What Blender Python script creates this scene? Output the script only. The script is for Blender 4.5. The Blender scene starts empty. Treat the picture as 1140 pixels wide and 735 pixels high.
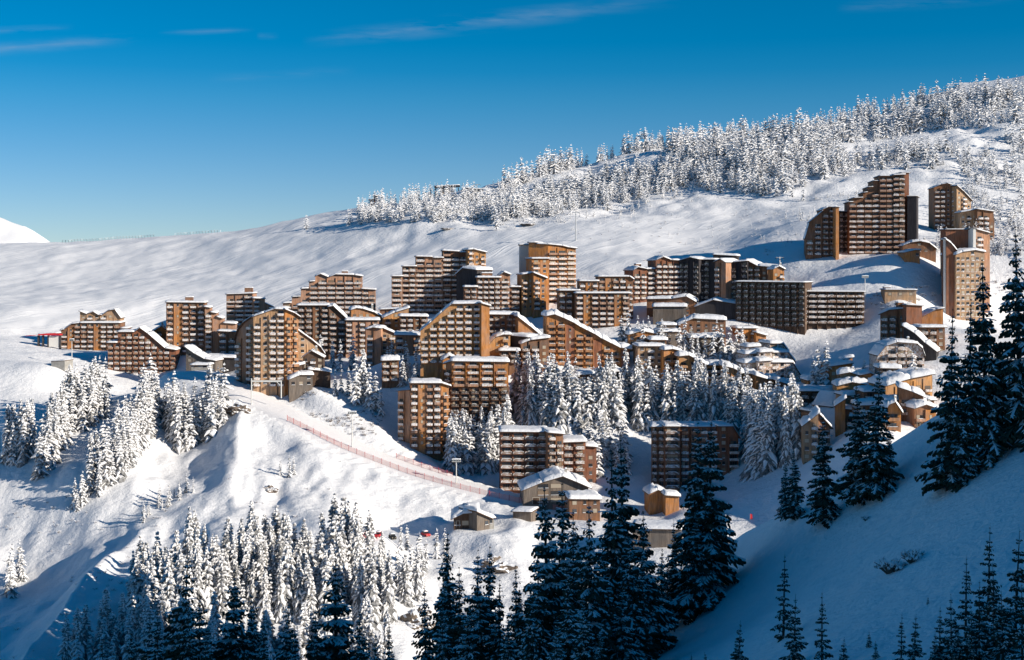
import bpy, math, random
import numpy as np
from mathutils import Matrix, Vector
F=1550.0; CX=570.0; HY=300.0      # lens in photo pixels, column and row of the level view direction
R=math.radians
SC=bpy.context.scene
COL=SC.collection
random.seed(7); RNG=np.random.default_rng(7)
def wp(px,py,Y): return ((px-CX)/F*Y, Y, (HY-py)/F*Y)
# ---------- numpy value noise ----------
_tab=RNG.random(65536)
def _h(i,j,s): return _tab[((i*73856093)^(j*19349663)^(s*83492791))&65535]
def vn(x,y,s=0):
    xi=np.floor(x).astype(np.int64); yi=np.floor(y).astype(np.int64)
    fx=x-xi; fy=y-yi; fx=fx*fx*(3-2*fx); fy=fy*fy*(3-2*fy)
    a=_h(xi,yi,s)*(1-fx)+_h(xi+1,yi,s)*fx; b=_h(xi,yi+1,s)*(1-fx)+_h(xi+1,yi+1,s)*fx
    return a*(1-fy)+b*fy
def fbm(x,y,o=4,s=0):
    r=0;a=.5
    for k in range(o):
        r=r+a*(vn(x*2**k,y*2**k,s+k*7)-.5)*2; a*=.5
    return r
def ss(a,b,x):
    t=np.clip((x-a)/(b-a),0,1); return t*t*(3-2*t)
# ---------- thin plate spline ----------
class TPS:
    def __init__(s,P,Z,lam=.02):
        s.P=np.array(P,float)/200; n=len(P)
        K=s.k(s.P,s.P)+lam*np.eye(n)
        A=np.zeros((n+3,n+3)); A[:n,:n]=K; A[:n,n]=1; A[:n,n+1:]=s.P; A[n,:n]=1; A[n+1:,:n]=s.P.T
        s.w=np.linalg.solve(A,np.concatenate([Z,[0,0,0]])); s.n=n
    def k(s,a,b):
        d=((a[:,None,:]-b[None,:,:])**2).sum(2); return np.where(d>1e-12,d*np.log(d+1e-12),0)
    def __call__(s,X,Y):
        sh=np.shape(X); q=np.stack([np.ravel(X),np.ravel(Y)],1)/200; o=np.empty(len(q))
        for i in range(0,len(q),20000):
            c=q[i:i+20000]; o[i:i+20000]=s.k(c,s.P)@s.w[:s.n]+s.w[s.n]+c@s.w[s.n+1:]
        return o.reshape(sh)
# ---------- mesh collector ----------
class MB:
    def __init__(s): s.v=[];s.f=[];s.m=[]
    def add(s,V,Fc,mi=0):
        b=len(s.v); s.v+= [tuple(p) for p in V]
        for f in Fc: s.f.append(tuple(b+i for i in f)); s.m.append(mi)
    def box(s,x0,x1,y0,y1,z0,z1,mi=0):
        s.add([(x0,y0,z0),(x1,y0,z0),(x1,y1,z0),(x0,y1,z0),(x0,y0,z1),(x1,y0,z1),(x1,y1,z1),(x0,y1,z1)],
              [(0,3,2,1),(4,5,6,7),(0,1,5,4),(1,2,6,5),(2,3,7,6),(3,0,4,7)],mi)
    def tube(s,a,b,r0,r1=None,n=8,mi=0):
        r1=r0 if r1 is None else r1
        a=Vector(a);b=Vector(b);d=(b-a).normalized()
        u=d.cross(Vector((0,0,1)));
        if u.length<1e-3: u=Vector((1,0,0))
        u.normalize(); w=d.cross(u); V=[]
        for c,r in((a,r0),(b,r1)):
            for k in range(n):
                t=2*math.pi*k/n; V.append(tuple(c+u*math.cos(t)*r+w*math.sin(t)*r))
        s.add(V,[(k,(k+1)%n,n+(k+1)%n,n+k) for k in range(n)]+[tuple(range(n))[::-1],tuple(range(n,2*n))],mi)
    def prism(s,prof,y0,y1,mi=0,mf=None):      # prof: list (x,z) ; extruded along y
        n=len(prof); V=[(x,y0,z) for x,z in prof]+[(x,y1,z) for x,z in prof]
        s.add(V,[tuple(range(n)),tuple(range(n,2*n))[::-1]]+[(k+n,(k+1)%n+n,(k+1)%n,k) for k in range(n)],mi)
    def merge(s,o,M=None,off=0):
        V=o.v if M is None else [tuple(M@Vector(p)) for p in o.v]
        b=len(s.v); s.v+=V; s.f+=[tuple(b+i for i in f) for f in o.f]; s.m+=[m+off for m in o.m]
    def mesh(s,name,mats,smooth=False):
        me=bpy.data.meshes.new(name); me.from_pydata(s.v,[],s.f)
        for m in mats: me.materials.append(m)
        me.polygons.foreach_set('material_index',s.m)
        if smooth: me.polygons.foreach_set('use_smooth',[True]*len(s.f))
        me.update(); return me
    def build(s,name,mats,parent=None,smooth=False,loc=(0,0,0),rz=0):
        return link(name,s.mesh(name,mats if isinstance(mats,list) else [mats],smooth),parent,loc,rz)
def link(name,me,parent=None,loc=(0,0,0),rz=0,scale=None):
    o=bpy.data.objects.new(name,me); COL.objects.link(o); o.location=loc; o.rotation_euler=(0,0,rz)
    if scale is not None: o.scale=scale if hasattr(scale,'__len__') else (scale,)*3
    if parent: o.parent=parent
    return o
def tag(o,label=None,cat=None,group=None,kind=None):
    for k,v in(('label',label),('category',cat),('group',group),('kind',kind)):
        if v: o[k]=v
    return o
def empty(name,loc,rz=0,**k):
    o=bpy.data.objects.new(name,None); COL.objects.link(o); o.location=loc; o.rotation_euler=(0,0,rz); o.empty_display_size=.5
    return tag(o,**k)
def npmesh(name,V,Q,mats,mi=None,smooth=False):
    me=bpy.data.meshes.new(name); me.from_pydata(V.tolist() if hasattr(V,'tolist') else V,[],Q.tolist() if hasattr(Q,'tolist') else Q)
    for m in mats: me.materials.append(m)
    if mi is not None: me.polygons.foreach_set('material_index',mi)
    if smooth: me.polygons.foreach_set('use_smooth',[True]*len(me.polygons))
    me.update(); return me
# ---------- materials ----------
def mat(name,col=(.5,.5,.5),rough=.8,build=None,spec=.3):
    m=bpy.data.materials.new(name); m.use_nodes=True; nt=m.node_tree; b=nt.nodes['Principled BSDF']
    b.inputs['Base Color'].default_value=(*col,1); b.inputs['Roughness'].default_value=rough
    b.inputs['Specular IOR Level'].default_value=spec
    if build: build(nt,b)
    return m
def N(nt,t,**k):
    n=nt.nodes.new(t)
    for a,v in k.items():
        if a in n.inputs: n.inputs[a].default_value=v
        else: setattr(n,a,v)
    return n
def noise(nt,vec,scale,detail=3,rough=.5):
    n=nt.nodes.new('ShaderNodeTexNoise'); n.inputs['Scale'].default_value=scale; n.inputs['Detail'].default_value=detail; n.inputs['Roughness'].default_value=rough
    if vec is not None: nt.links.new(vec,n.inputs['Vector'])
    return n.outputs['Fac']
def ramp(nt,fac,stops):
    r=nt.nodes.new('ShaderNodeValToRGB'); e=r.color_ramp.elements
    while len(e)<len(stops): e.new(.5)
    for k,(p,c) in enumerate(stops):
        e[k].position=p; e[k].color=(*c,1) if hasattr(c,'__len__') else (c,c,c,1)
    nt.links.new(fac,r.inputs['Fac']); return r.outputs['Color']
def mix(nt,fac,a,b):
    m=nt.nodes.new('ShaderNodeMix'); m.data_type='RGBA'
    for i,v in((0,fac),(6,a),(7,b)):
        if hasattr(v,'links') : nt.links.new(v,m.inputs[i])
        elif i==0: m.inputs[0].default_value=v
        else: m.inputs[i].default_value=(*v,1)
    return m.outputs[2]
def mapping(nt,vec,scale,rot=(0,0,0)):
    m=nt.nodes.new('ShaderNodeMapping'); m.inputs['Scale'].default_value=scale; m.inputs['Rotation'].default_value=rot
    nt.links.new(vec,m.inputs['Vector']); return m.outputs['Vector']
def geo(nt,o='Position'): return nt.nodes.new('ShaderNodeNewGeometry').outputs[o]
def objc(nt): return nt.nodes.new('ShaderNodeTexCoord').outputs['Object']
def bump(nt,b,h,strength=.5,dist=.2,prev=None):
    n=nt.nodes.new('ShaderNodeBump'); n.inputs['Strength'].default_value=strength; n.inputs['Distance'].default_value=dist
    nt.links.new(h,n.inputs['Height'])
    if prev is not None: nt.links.new(prev,n.inputs['Normal'])
    nt.links.new(n.outputs['Normal'],b.inputs['Normal']); return n.outputs['Normal']
def math_(nt,op,a,b=None,clamp=False):
    m=nt.nodes.new('ShaderNodeMath'); m.operation=op; m.use_clamp=clamp
    for i,v in enumerate((a,b)):
        if v is None: continue
        if hasattr(v,'links'): nt.links.new(v,m.inputs[i])
        else: m.inputs[i].default_value=v
    return m.outputs[0]
SNOW=(.84,.85,.88)
def _snow_fine(nt,b):
    p=geo(nt); n1=noise(nt,p,.9,4); n2=noise(nt,p,5,2)
    nt.links.new(ramp(nt,n1,[(.3,(.80,.81,.85)),(.7,(.87,.88,.9))]),b.inputs['Base Color'])
    bump(nt,b,n2,.35,.15,bump(nt,b,n1,.5,.5))
M_snow=mat('snow',SNOW,.75,_snow_fine,.2)
def _snow_ground(nt,b):
    p=geo(nt)
    n1=noise(nt,p,.035,4,.6); n2=noise(nt,p,.35,5,.65); n3=noise(nt,p,2.2,3)
    nt.links.new(ramp(nt,n2,[(.25,(.84,.845,.87)),(.75,(.90,.905,.92))]),b.inputs['Base Color'])
    # ski tracks: distorted diagonal ridges, only on the open piste hill behind the village
    at=nt.nodes.new('ShaderNodeAttribute'); at.attribute_name='piste'
    tot=None
    for k,(ang,ac,al) in enumerate(((-.72,.075,.0045),(-.88,.11,.007),(-.55,.05,.004),(-.95,.16,.010))):
        ro=nt.nodes.new('ShaderNodeVectorRotate'); ro.rotation_type='Z_AXIS'; ro.inputs['Angle'].default_value=ang; nt.links.new(p,ro.inputs['Vector'])
        mp=mapping(nt,ro.outputs[0],(al,ac,0)); mp.node.inputs['Location'].default_value=(k*7.3,k*3.1,0)
        n=noise(nt,mp,1.,1.5,.45)
        d=math_(nt,'ABSOLUTE',math_(nt,'SUBTRACT',n,.5))
        c=math_(nt,'SUBTRACT',1.,math_(nt,'MULTIPLY',d,32.),True)
        g=ramp(nt,noise(nt,p,.013+.004*k,2),[(.42,0.),(.58,1.)])
        c=math_(nt,'MULTIPLY',c,g)
        tot=c if tot is None else math_(nt,'ADD',tot,c)
    tr=math_(nt,'MULTIPLY',tot,at.outputs['Fac'])
    pr=bump(nt,b,tr,.4,.34)
    pr=bump(nt,b,math_(nt,'MULTIPLY',n2,math_(nt,'SUBTRACT',1.,math_(nt,'MULTIPLY',at.outputs['Fac'],.8))),.45,1.6,pr)
    bump(nt,b,n3,.3,.3,pr)
M_ground=mat('snow_ground',SNOW,.8,_snow_ground,.15)
def _piste(nt,b):
    p=geo(nt); n=noise(nt,mapping(nt,p,(1,1,1)),.6,4)
    w=nt.nodes.new('ShaderNodeTexWave'); w.inputs['Scale'].default_value=.5; w.inputs['Distortion'].default_value=3; nt.links.new(p,w.inputs['Vector'])
    nt.links.new(ramp(nt,n,[(.3,(.84,.82,.83)),(.7,(.90,.89,.90))]),b.inputs['Base Color'])
    bump(nt,b,w.outputs['Fac'],.15,.15,bump(nt,b,n,.4,.3))
M_piste=mat('packed_snow',(.8,.8,.82),.7,_piste)
WOOD={}
def wood(key,col,frost=0.,thr=.5):
    def bd(nt,b):
        p=objc(nt)
        v=noise(nt,mapping(nt,p,(3.2,3.2,.25)),1.,4,.6); big=noise(nt,p,.23,3); 
        c=ramp(nt,v,[(.25,tuple(x*.55 for x in col)),(.75,tuple(min(1,x*1.6) for x in col))]); oi=nt.nodes.new('ShaderNodeObjectInfo').outputs['Random']; rv=ramp(nt,oi,[(0.,.8),(1.,1.)]); mm=nt.nodes.new('ShaderNodeMix'); mm.data_type='RGBA'; mm.blend_type='MULTIPLY'; mm.inputs[0].default_value=1; nt.links.new(c,mm.inputs[6]); nt.links.new(rv,mm.inputs[7]); c=mm.outputs[2]
        st=ramp(nt,noise(nt,mapping(nt,p,(.75,.75,.07)),1.,3,.65),[(.32,.62),(.68,1.12)]); m2=nt.nodes.new('ShaderNodeMix'); m2.data_type='RGBA'; m2.blend_type='MULTIPLY'; m2.inputs[0].default_value=1; nt.links.new(c,m2.inputs[6]); nt.links.new(st,m2.inputs[7]); c=m2.outputs[2]
        g=tuple(sum(col)/3*.8 for _ in range(3))
        c=mix(nt,ramp(nt,big,[(.42,0.),(.75,.55)]),c,g)
        if frost:
            f=ramp(nt,noise(nt,p,1.1,5,.7),[(thr-.06,0.),(thr+.06,frost)])
            c=mix(nt,f,c,(.82,.82,.84))
        nt.links.new(c,b.inputs['Base Color'])
        bump(nt,b,noise(nt,mapping(nt,p,(9,9,.2)),1.,1),.4,.04)
    WOOD[key]=mat('wood_'+key,col,.85,bd,.15)
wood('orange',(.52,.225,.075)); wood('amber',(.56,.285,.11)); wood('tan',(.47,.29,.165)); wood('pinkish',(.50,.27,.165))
wood('brown',(.29,.145,.08)); wood('red',(.30,.125,.07)); wood('dark',(.13,.08,.055)); wood('grey',(.21,.17,.14)); wood('shadedark',(.06,.055,.06))  # last tone is near-black: it carries the shade of unlit walls
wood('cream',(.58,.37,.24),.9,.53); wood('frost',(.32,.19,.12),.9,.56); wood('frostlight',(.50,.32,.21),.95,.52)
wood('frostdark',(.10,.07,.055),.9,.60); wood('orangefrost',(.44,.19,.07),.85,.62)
M_white=mat('white_render',(.72,.70,.66),.85)
M_conc=mat('concrete',(.36,.34,.31),.9,lambda nt,b: nt.links.new(ramp(nt,noise(nt,objc(nt),.8,5),[(.3,(.27,.26,.24)),(.7,(.42,.40,.37))]),b.inputs['Base Color']))
M_glass=mat('window_glass',(.018,.022,.028),.12,lambda nt,b: nt.links.new(ramp(nt,nt.nodes.new('ShaderNodeObjectInfo').outputs['Random'],[(.0,(.02,.022,.026)),(.5,(.04,.04,.042)),(.72,(.09,.10,.115)),(.86,(.25,.18,.12)),(1.,(.42,.36,.28))]),b.inputs['Base Color']),.5)  # pale blue step paints a sky reflection, beige steps are curtains
M_glassb=mat('window_glass_blue',(.05,.07,.09),.1,None,.6)
M_curt=mat('curtained_glass',(.42,.36,.28),.5)
M_frame=mat('window_frame',(.20,.13,.085),.7)
M_framew=mat('window_frame_pale',(.6,.55,.47),.7)
M_metal=mat('galvanised_steel',(.45,.46,.47),.45); M_metal.node_tree.nodes['Principled BSDF'].inputs['Metallic'].default_value=.6
M_dkmetal=mat('dark_steel',(.05,.05,.055),.5)
M_pole=mat('pale_painted_steel',(.62,.62,.6),.5)
M_red=mat('red_paint',(.55,.03,.04),.5)
M_net=mat('red_safety_net',(.8,.33,.28),.8)
M_rock=mat('rock',(.16,.13,.11),.9,lambda nt,b:(nt.links.new(ramp(nt,noise(nt,geo(nt),.5,6,.7),[(.3,(.07,.055,.05)),(.55,(.2,.16,.13)),(.75,(.33,.29,.25))]),b.inputs['Base Color']),bump(nt,b,noise(nt,geo(nt),.8,6,.7),1.,.5)))
M_bark=mat('bark',(.055,.04,.03),.95)
M_rubber=mat('rubber',(.02,.02,.02),.9)
def _needle(c0,c1):
    def bd(nt,b):
        nt.links.new(ramp(nt,noise(nt,geo(nt),.9,4,.7),[(.3,c0),(.7,c1)]),b.inputs['Base Color'])
    return bd
M_needle=mat('spruce_needles',(.03,.045,.025),.9,_needle((.02,.036,.028),(.06,.09,.06)),.1)
M_needf=mat('frosted_needles',(.3,.3,.3),.9,_needle((.10,.10,.10),(.40,.40,.40)),.1)
M_twig=mat('bare_twigs',(.16,.12,.095),.95)
# ---------- main mountain side: control points (photo column, row, distance) ----------
GP=[(100,392,790),(160,418,720),(222,394,735),(295,432,600),(250,424,622),(275,372,850),(367,368,820),(437,352,757),(490,352,757),(540,352,742),
(610,350,740),(665,364,700),(720,335,745),(790,335,745),(860,335,738),(840,364,690),(890,364,690),(960,362,690),(915,285,770),(980,285,770),(1040,285,760),
(1070,264,840),(1105,276,840),(1075,357,700),(1060,357,700),(1130,338,730),(1150,280,760),(1000,312,715),(940,305,735),(880,302,760),(1000,333,690),(930,384,650),(960,404,610),
(1010,378,620),(1000,420,560),(940,430,560),(960,470,490),(1010,490,485),(905,520,500),(935,500,500),(860,425,620),(760,426,635),(830,442,600),(850,478,560),
(650,412,640),(700,412,640),(520,402,620),(470,394,640),(440,396,640),(590,402,630),(530,500,590),(470,506,575),(610,546,540),(560,547,543),(680,520,560),
(775,543,545),(850,510,540),(620,452,588),(700,460,600),(780,462,590),(800,560,515),(845,590,470),(740,562,500),(640,578,490),(740,612,440),(525,591,470),
(235,420,620),(262,432,600),(300,450,585),(330,465,572),(360,480,562),(400,500,550),(450,520,540),(500,536,530),(550,549,522),(600,560,515),(640,568,508),
(400,540,520),(500,572,500),(450,605,462),(400,605,452),(300,512,535),(300,560,492),(300,605,455),(350,572,490),(300,655,400),(300,720,350),
(322,431,600),(340,430,594),(535,425,608),(560,404,624),(600,428,616),(590,412,622),(65,409,655),(178,384,748),(632,433,600),(745,381,660),(867,322,724),(1016,287,732),(666,427,612),(885,428,626),(840,426,628),(416,410,652),(835,387,676),(862,427,628),(350,430,594),(375,442,598),(200,468,575),(200,530,525),(200,600,468),(200,680,375),(200,735,330),(60,430,640),(0,398,690),(0,440,625),(50,470,590),(0,520,540),(0,600,490),(0,680,395),(0,735,350),
(100,535,505),(100,620,462),(100,700,370),(120,440,660),(450,680,390),(500,640,430),(580,645,430),(600,700,380),(520,735,350),(700,660,415),(400,735,345),
(0,380,770),(100,377,835),(0,352,860),(200,330,925),(100,310,1050),(0,310,1060),(200,300,1055),(300,300,1000),(400,280,1000),(500,264,980),(600,257,960),(700,257,930),
(700,292,830),(800,272,880),(860,262,838),(893,247,858),(820,262,900),(330,340,880),(-120,320,1050),(-120,385,800),(-120,440,620),(-120,560,500),(-120,700,380),
(450,246,1070),(550,238,1080),(50,270,1250),(150,265,1250),(230,260,1250),(300,256,1250),(350,240,1230),(400,231,1180),(480,217,1190),(560,214,1200),(600,197,1220),(700,165,1250),
(800,155,1280),(900,143,1300),(1000,118,1330),(1100,97,1350),(1140,90,1350),(1260,70,1350),(-120,278,1250),(700,217,1080),(800,217,1050),(900,203,1050),(1000,172,1100),
(1100,172,1080),(1100,212,980),(990,222,960),(1260,180,1050),(1260,300,750),(1260,420,540),(1260,640,420),(1100,450,520),(1100,600,440),(1000,640,420),(900,665,400)]
pts=[];zs=[]
for px,py,Y in GP:
    x,y,z=wp(px,py,Y); pts.append((x,y)); zs.append(z)
for px,py,Y in GP:
    if Y>=1170 and py<300:
        x,y,z=wp(px,py,Y)
        pts.append((x*1.18,y*1.18)); zs.append(z-32); pts.append((x*1.9,y*1.9)); zs.append(z-330)
for px in(-200,100,400,700,1000,1300):
    x,y,z=wp(px,300,235); pts.append((x,y)); zs.append(-118)
TP=TPS(pts,np.array(zs),.004)
ROAD=[(215,413,640),(235,420,620),(262,432,600),(300,450,585),(330,465,572),(360,480,562),(400,500,550),(450,520,540),(500,536,530),(550,549,522),(600,560,515),(650,569,506),(700,575,498)]
def catmull(P,n):
    P=np.array(P,float); out=[]
    for i in range(len(P)-1):
        a,b,c,d=P[max(i-1,0)],P[i],P[i+1],P[min(i+2,len(P)-1)]
        for k in range(n):
            t=k/n; out.append(.5*((2*b)+(c-a)*t+(2*a-5*b+4*c-d)*t*t+(3*b-a-3*c+d)*t**3))
    out.append(P[-1]); return np.array(out)
RC=catmull([wp(*r) for r in ROAD],8)
def rugged(X,Y):
    px=X/Y*F+CX
    low=ss(640,560,Y)*ss(640,560,px)*ss(270,330,Y)             # steep open slope under the village, left
    up=ss(930,1050,Y)*ss(330,480,px)                            # wooded upper hill
    pis=ss(760,860,Y)*(1-up)*ss(900,820,px)
    return low,up,pis
def hmain(X,Y):
    X=np.asarray(X,float);Y=np.asarray(Y,float)
    z=TP(X,Y); low,up,pis=rugged(X,Y); px=X/Y*F+CX
    w=X+.16*Y+18*fbm(X/70,Y/110,2,5)
    rib=1-np.abs(2*vn(w/44,Y/330,11)-1)
    lf=low*ss(560,330,px)
    z=z+lf*(rib-.5)*15 + low*(fbm(w/24,Y/90,4,21)*5.5+fbm(X/9,Y/16,3,22)*1.5)
    z=z+up*(fbm(X/80,Y/80,4,31)*16+fbm(X/18,Y/18,3,33)*2.6)
    z=z+pis*(fbm((X+.5*Y)/60,(Y-.3*X)/190,3,41)*1.9+fbm(X/16,Y/30,3,43)*.35)
    z=z+(fbm(X/22,Y/22,3,51)*1.6+fbm(X/7,Y/7,2,52)*.4)*ss(1500,1300,Y)
    d=np.full(X.shape,1e9); rz=np.zeros(X.shape)
    for p in RC[::2]:
        q=(X-p[0])**2+(Y-p[1])**2; m=q<d; d=np.where(m,q,d); rz=np.where(m,p[2],rz)
    d=np.sqrt(d); k=ss(22,10.5,d)
    z=z*(1-k)+(rz-.7)*k
    for (bx,by,bz,r0,r1) in PADS:
        q=np.sqrt((X-bx)**2+(Y-by)**2); k=ss(r1,r0,q); z=z*(1-k)+bz*k
    return z
PADS=[]
def _pad(px,py,Y,r0,r1):
    x,y,z=wp(px,py,Y); PADS.append((x,y,z,r0,r1))
_pad(525,589,470,10,18); _pad(440,598,470,13,22)
NU,NY=560,600
GU=np.linspace(-.60,.62,NU); GYv=235*(2700/235)**(np.linspace(0,1,NY)**.92)
UU,YY=np.meshgrid(GU,GYv); XX=UU*YY
ZZ=hmain(XX,YY)
def grid_faces(a,b):
    i=np.arange(a-1)[:,None]*b+np.arange(b-1)[None,:]; i=i.ravel()
    return np.stack([i,i+1,i+b+1,i+b],1)
me=npmesh('mountain_terrain',np.stack([XX,YY,ZZ],-1).reshape(-1,3),grid_faces(NY,NU),[M_ground],smooth=True)
at=me.attributes.new('piste','FLOAT','POINT'); at.data.foreach_set('value',rugged(XX,YY)[2].ravel().astype(np.float32))
tag(link('mountain_terrain',me),kind='structure')
def gz(X,Y):
    u=(X/Y-GU[0])/(GU[1]-GU[0]); i=int(min(max(u,0),NU-2)); j=int(min(max(np.searchsorted(GYv,Y)-1,0),NY-2))
    a=min(max(u-i,0),1); b=(Y-GYv[j])/(GYv[j+1]-GYv[j])
    return float((ZZ[j,i]*(1-a)+ZZ[j,i+1]*a)*(1-b)+(ZZ[j+1,i]*(1-a)+ZZ[j+1,i+1]*a)*b)
PYG=HY-F*ZZ/YY
def hit(px,py,ymin=0):
    u=(px-CX)/F; i=int(round((u-GU[0])/(GU[1]-GU[0]))); i=min(max(i,0),NU-1)
    c=PYG[:,i]; j0=int(np.searchsorted(GYv,ymin))
    w=np.nonzero(c[j0:]<=py)[0]
    if len(w)==0: w=[int(np.argmin(c[j0:]))]
    j=w[0]+j0
    if j==0: Y=GYv[0]
    else:
        t=(c[j-1]-py)/(c[j-1]-c[j]+1e-9); Y=GYv[j-1]+(GYv[j]-GYv[j-1])*min(max(t,0),1)
    return (u*Y,Y,gz(u*Y,Y))
# ---------- shaded near slope with the hill it belongs to ----------
FP=[(1140,412,165),(1240,362,162),(1100,440,162),(1050,460,170),(1000,492,180),(950,532,190),(900,563,197),(830,597,205),(760,642,210),(715,692,212),
(1140,735,75),(1000,735,85),(900,735,95),(800,735,120),(725,740,160),(1100,600,110),(1000,605,130),(900,645,140),(850,682,150),(1050,540,140),(1130,500,135)]
fp=[];fz=[]
for a in FP:
    x,y,z=wp(*a); fp.append((x,y)); fz.append(z)
for a in FP[:10]:
    x,y,z=wp(*a); fp.append((x*1.22,y*1.22)); fz.append(z-22); fp.append((x*1.75,y*1.75)); fz.append(min(z-95,-120))
for px,Y,k in((560,100,.33),(560,170,.325),(560,250,.42),(300,100,.36),(300,180,.33),(300,260,.43),(50,100,.42),(50,190,.36),(50,280,.42),(-200,200,.45),(650,150,.31),(640,200,.315)):
    fp.append(((px-CX)/F*Y,Y)); fz.append(-k*Y)
for x,y,z in((0,0,-7),(0,-60,4),(60,0,-6),(-80,0,-22),(-60,-80,-10),(120,100,8),(200,200,0),(300,0,30),(300,-200,60),(-200,100,-80),(0,40,-13),(-30,50,-22)): fp.append((x,y)); fz.append(z)
TF=TPS(fp,np.array(fz),.004)
def hfore(X,Y):
    X=np.asarray(X,float);Y=np.asarray(Y,float)
    z=TF(X,Y)
    p=X*.905-Y*.425; q=X*.425+Y*.905
    hill=150*ss(30,270,p)*ss(302,232,q)
    z=z*1+hill*(1+.12*fbm(X/60,Y/60,3,61))
    z=z+fbm(X/17,Y/17,4,62)*.9+fbm(X/50,Y/28,3,63)*1.3*ss(60,120,Y)
    z=z-ss(248,350,q)*260*ss(-140,-60,p)-ss(260,420,q)*120
    return np.maximum(z,-160)
gx=np.linspace(-260,460,300); gy=np.linspace(-330,430,320)
FX,FY=np.meshgrid(gx,gy); FZ=hfore(FX,FY)
tag(link('near_slope',npmesh('near_slope',np.stack([FX,FY,FZ],-1).reshape(-1,3),grid_faces(320,300),[M_ground],smooth=True)),kind='structure')
def fgz(X,Y): return float(hfore(np.array([X]),np.array([Y]))[0])
def fhit(px,py):
    u=(px-CX)/F; ys=np.arange(50,260,.5); z=hfore(u*ys,ys); c=HY-F*z/ys
    w=np.nonzero(c<=py)[0]
    if len(w)==0: return None
    Y=ys[w[0]]; return (u*Y,Y,float(z[w[0]]))
# ---------- far white peak ----------
xs=np.linspace(-1,1,90); ys=np.linspace(0,1,40); A,B=np.meshgrid(xs,ys)
prof=np.interp((A*900-1500)/(3000+B*900)*F+CX,[-400,-150,-60,0,28,52,68,200,400],[250,205,222,238,245,262,278,316,330])
PX=A*900-1500; PY=3000+B*900
top=(HY-prof)/F*PY*.98
PZ=np.where(B<.45,top-(0.45-B)*2.2*260*1.0,top-(B-.45)*500)+fbm(PX/90,PY/90,4,71)*16
tag(link('distant_peak',npmesh('distant_peak',np.stack([PX,PY,PZ],-1).reshape(-1,3),grid_faces(40,90),[M_ground],smooth=True)),kind='structure')
# ---------- groomed road ----------
T=np.gradient(RC,axis=0); T/=np.linalg.norm(T[:,:2],axis=1)[:,None]; NR=np.stack([-T[:,1],T[:,0],0*T[:,0]],1)
W=np.array([-10,-7.4,-2.5,2.5,7.4,10.])
RV=(RC[:,None,:]+NR[:,None,:]*W[None,:,None]); RV[:,:,2]+=np.array([-1.3,.0,.08,.08,.0,-1.3])[None,:]
tag(link('snow_road',npmesh('snow_road',RV.reshape(-1,3),grid_faces(len(RC),6)[:,::-1],[M_piste],smooth=True)),kind='structure')
# ---------- light, sky, camera ----------
SUN_EL=R(20); sd=Vector((.905,-.425,0)).normalized()*math.cos(SUN_EL)+Vector((0,0,math.sin(SUN_EL)))
L=bpy.data.lights.new('sun','SUN'); L.energy=5.0; L.angle=R(.5); L.color=(1,.90,.76)
lo=bpy.data.objects.new('sun',L); COL.objects.link(lo); lo.rotation_euler=sd.to_track_quat('Z','Y').to_euler(); lo.location=(200,-100,200)
w=bpy.data.worlds.new('World'); SC.world=w; w.use_nodes=True; nt=w.node_tree; bg=nt.nodes['Background']
sky=nt.nodes.new('ShaderNodeTexSky'); sky.sky_type='NISHITA'; sky.sun_disc=False; sky.sun_elevation=SUN_EL; sky.sun_rotation=math.atan2(.905,-.425)
sky.altitude=1900; sky.air_density=.9; sky.dust_density=.1; sky.ozone_density=4.5
tc=nt.nodes.new('ShaderNodeTexCoord').outputs['Generated']
# thin cirrus: streaks fixed by compass direction and height above the horizon
sep=nt.nodes.new('ShaderNodeSeparateXYZ'); nt.links.new(tc,sep.inputs[0])
su=math_(nt,'DIVIDE',sep.outputs['X'],math_(nt,'MAXIMUM',sep.outputs['Y'],.05)); sv=math_(nt,'DIVIDE',sep.outputs['Z'],math_(nt,'MAXIMUM',sep.outputs['Y'],.05))
cmb=nt.nodes.new('ShaderNodeCombineXYZ'); nt.links.new(su,cmb.inputs[0]); nt.links.new(math_(nt,'MULTIPLY',sv,7.),cmb.inputs[1])
cn=noise(nt,cmb.outputs[0],14.,6,.6); cn2=noise(nt,cmb.outputs[0],4.,3,.5)
tot=None
for x0,y0,x1,y1,wd,am in((335,46,760,0,8,.9),(-60,60,170,43,6,.8),(-60,38,85,32,4,.7),(175,38,285,32,3.5,.45),(230,88,400,76,5,.3),(285,42,312,42,4,.4),(930,8,1140,-4,6,.5)):
    u0,v0,u1,v1=(x0-CX)/F,(HY-y0)/F,(x1-CX)/F,(HY-y1)/F; sl=(v1-v0)/(u1-u0)
    d=math_(nt,'SUBTRACT',sv,math_(nt,'ADD',math_(nt,'MULTIPLY',math_(nt,'SUBTRACT',su,u0),sl),v0))
    d=math_(nt,'ADD',d,math_(nt,'MULTIPLY',math_(nt,'SUBTRACT',cn2,.5),.012))
    g=math_(nt,'POWER',math_(nt,'SUBTRACT',1.,math_(nt,'ABSOLUTE',math_(nt,'DIVIDE',d,wd*1.7/F)),True),1.6)
    t=math_(nt,'DIVIDE',math_(nt,'SUBTRACT',su,u0),u1-u0)
    wn=math_(nt,'MULTIPLY',math_(nt,'MULTIPLY',t,5.,True),math_(nt,'MULTIPLY',math_(nt,'SUBTRACT',1.,t),3.,True))
    c=math_(nt,'MULTIPLY',math_(nt,'MULTIPLY',g,wn),am)
    tot=c if tot is None else math_(nt,'ADD',tot,c)
cl=math_(nt,'MULTIPLY',tot,ramp(nt,cn,[(.38,.0),(.70,.36)]),True)
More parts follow.
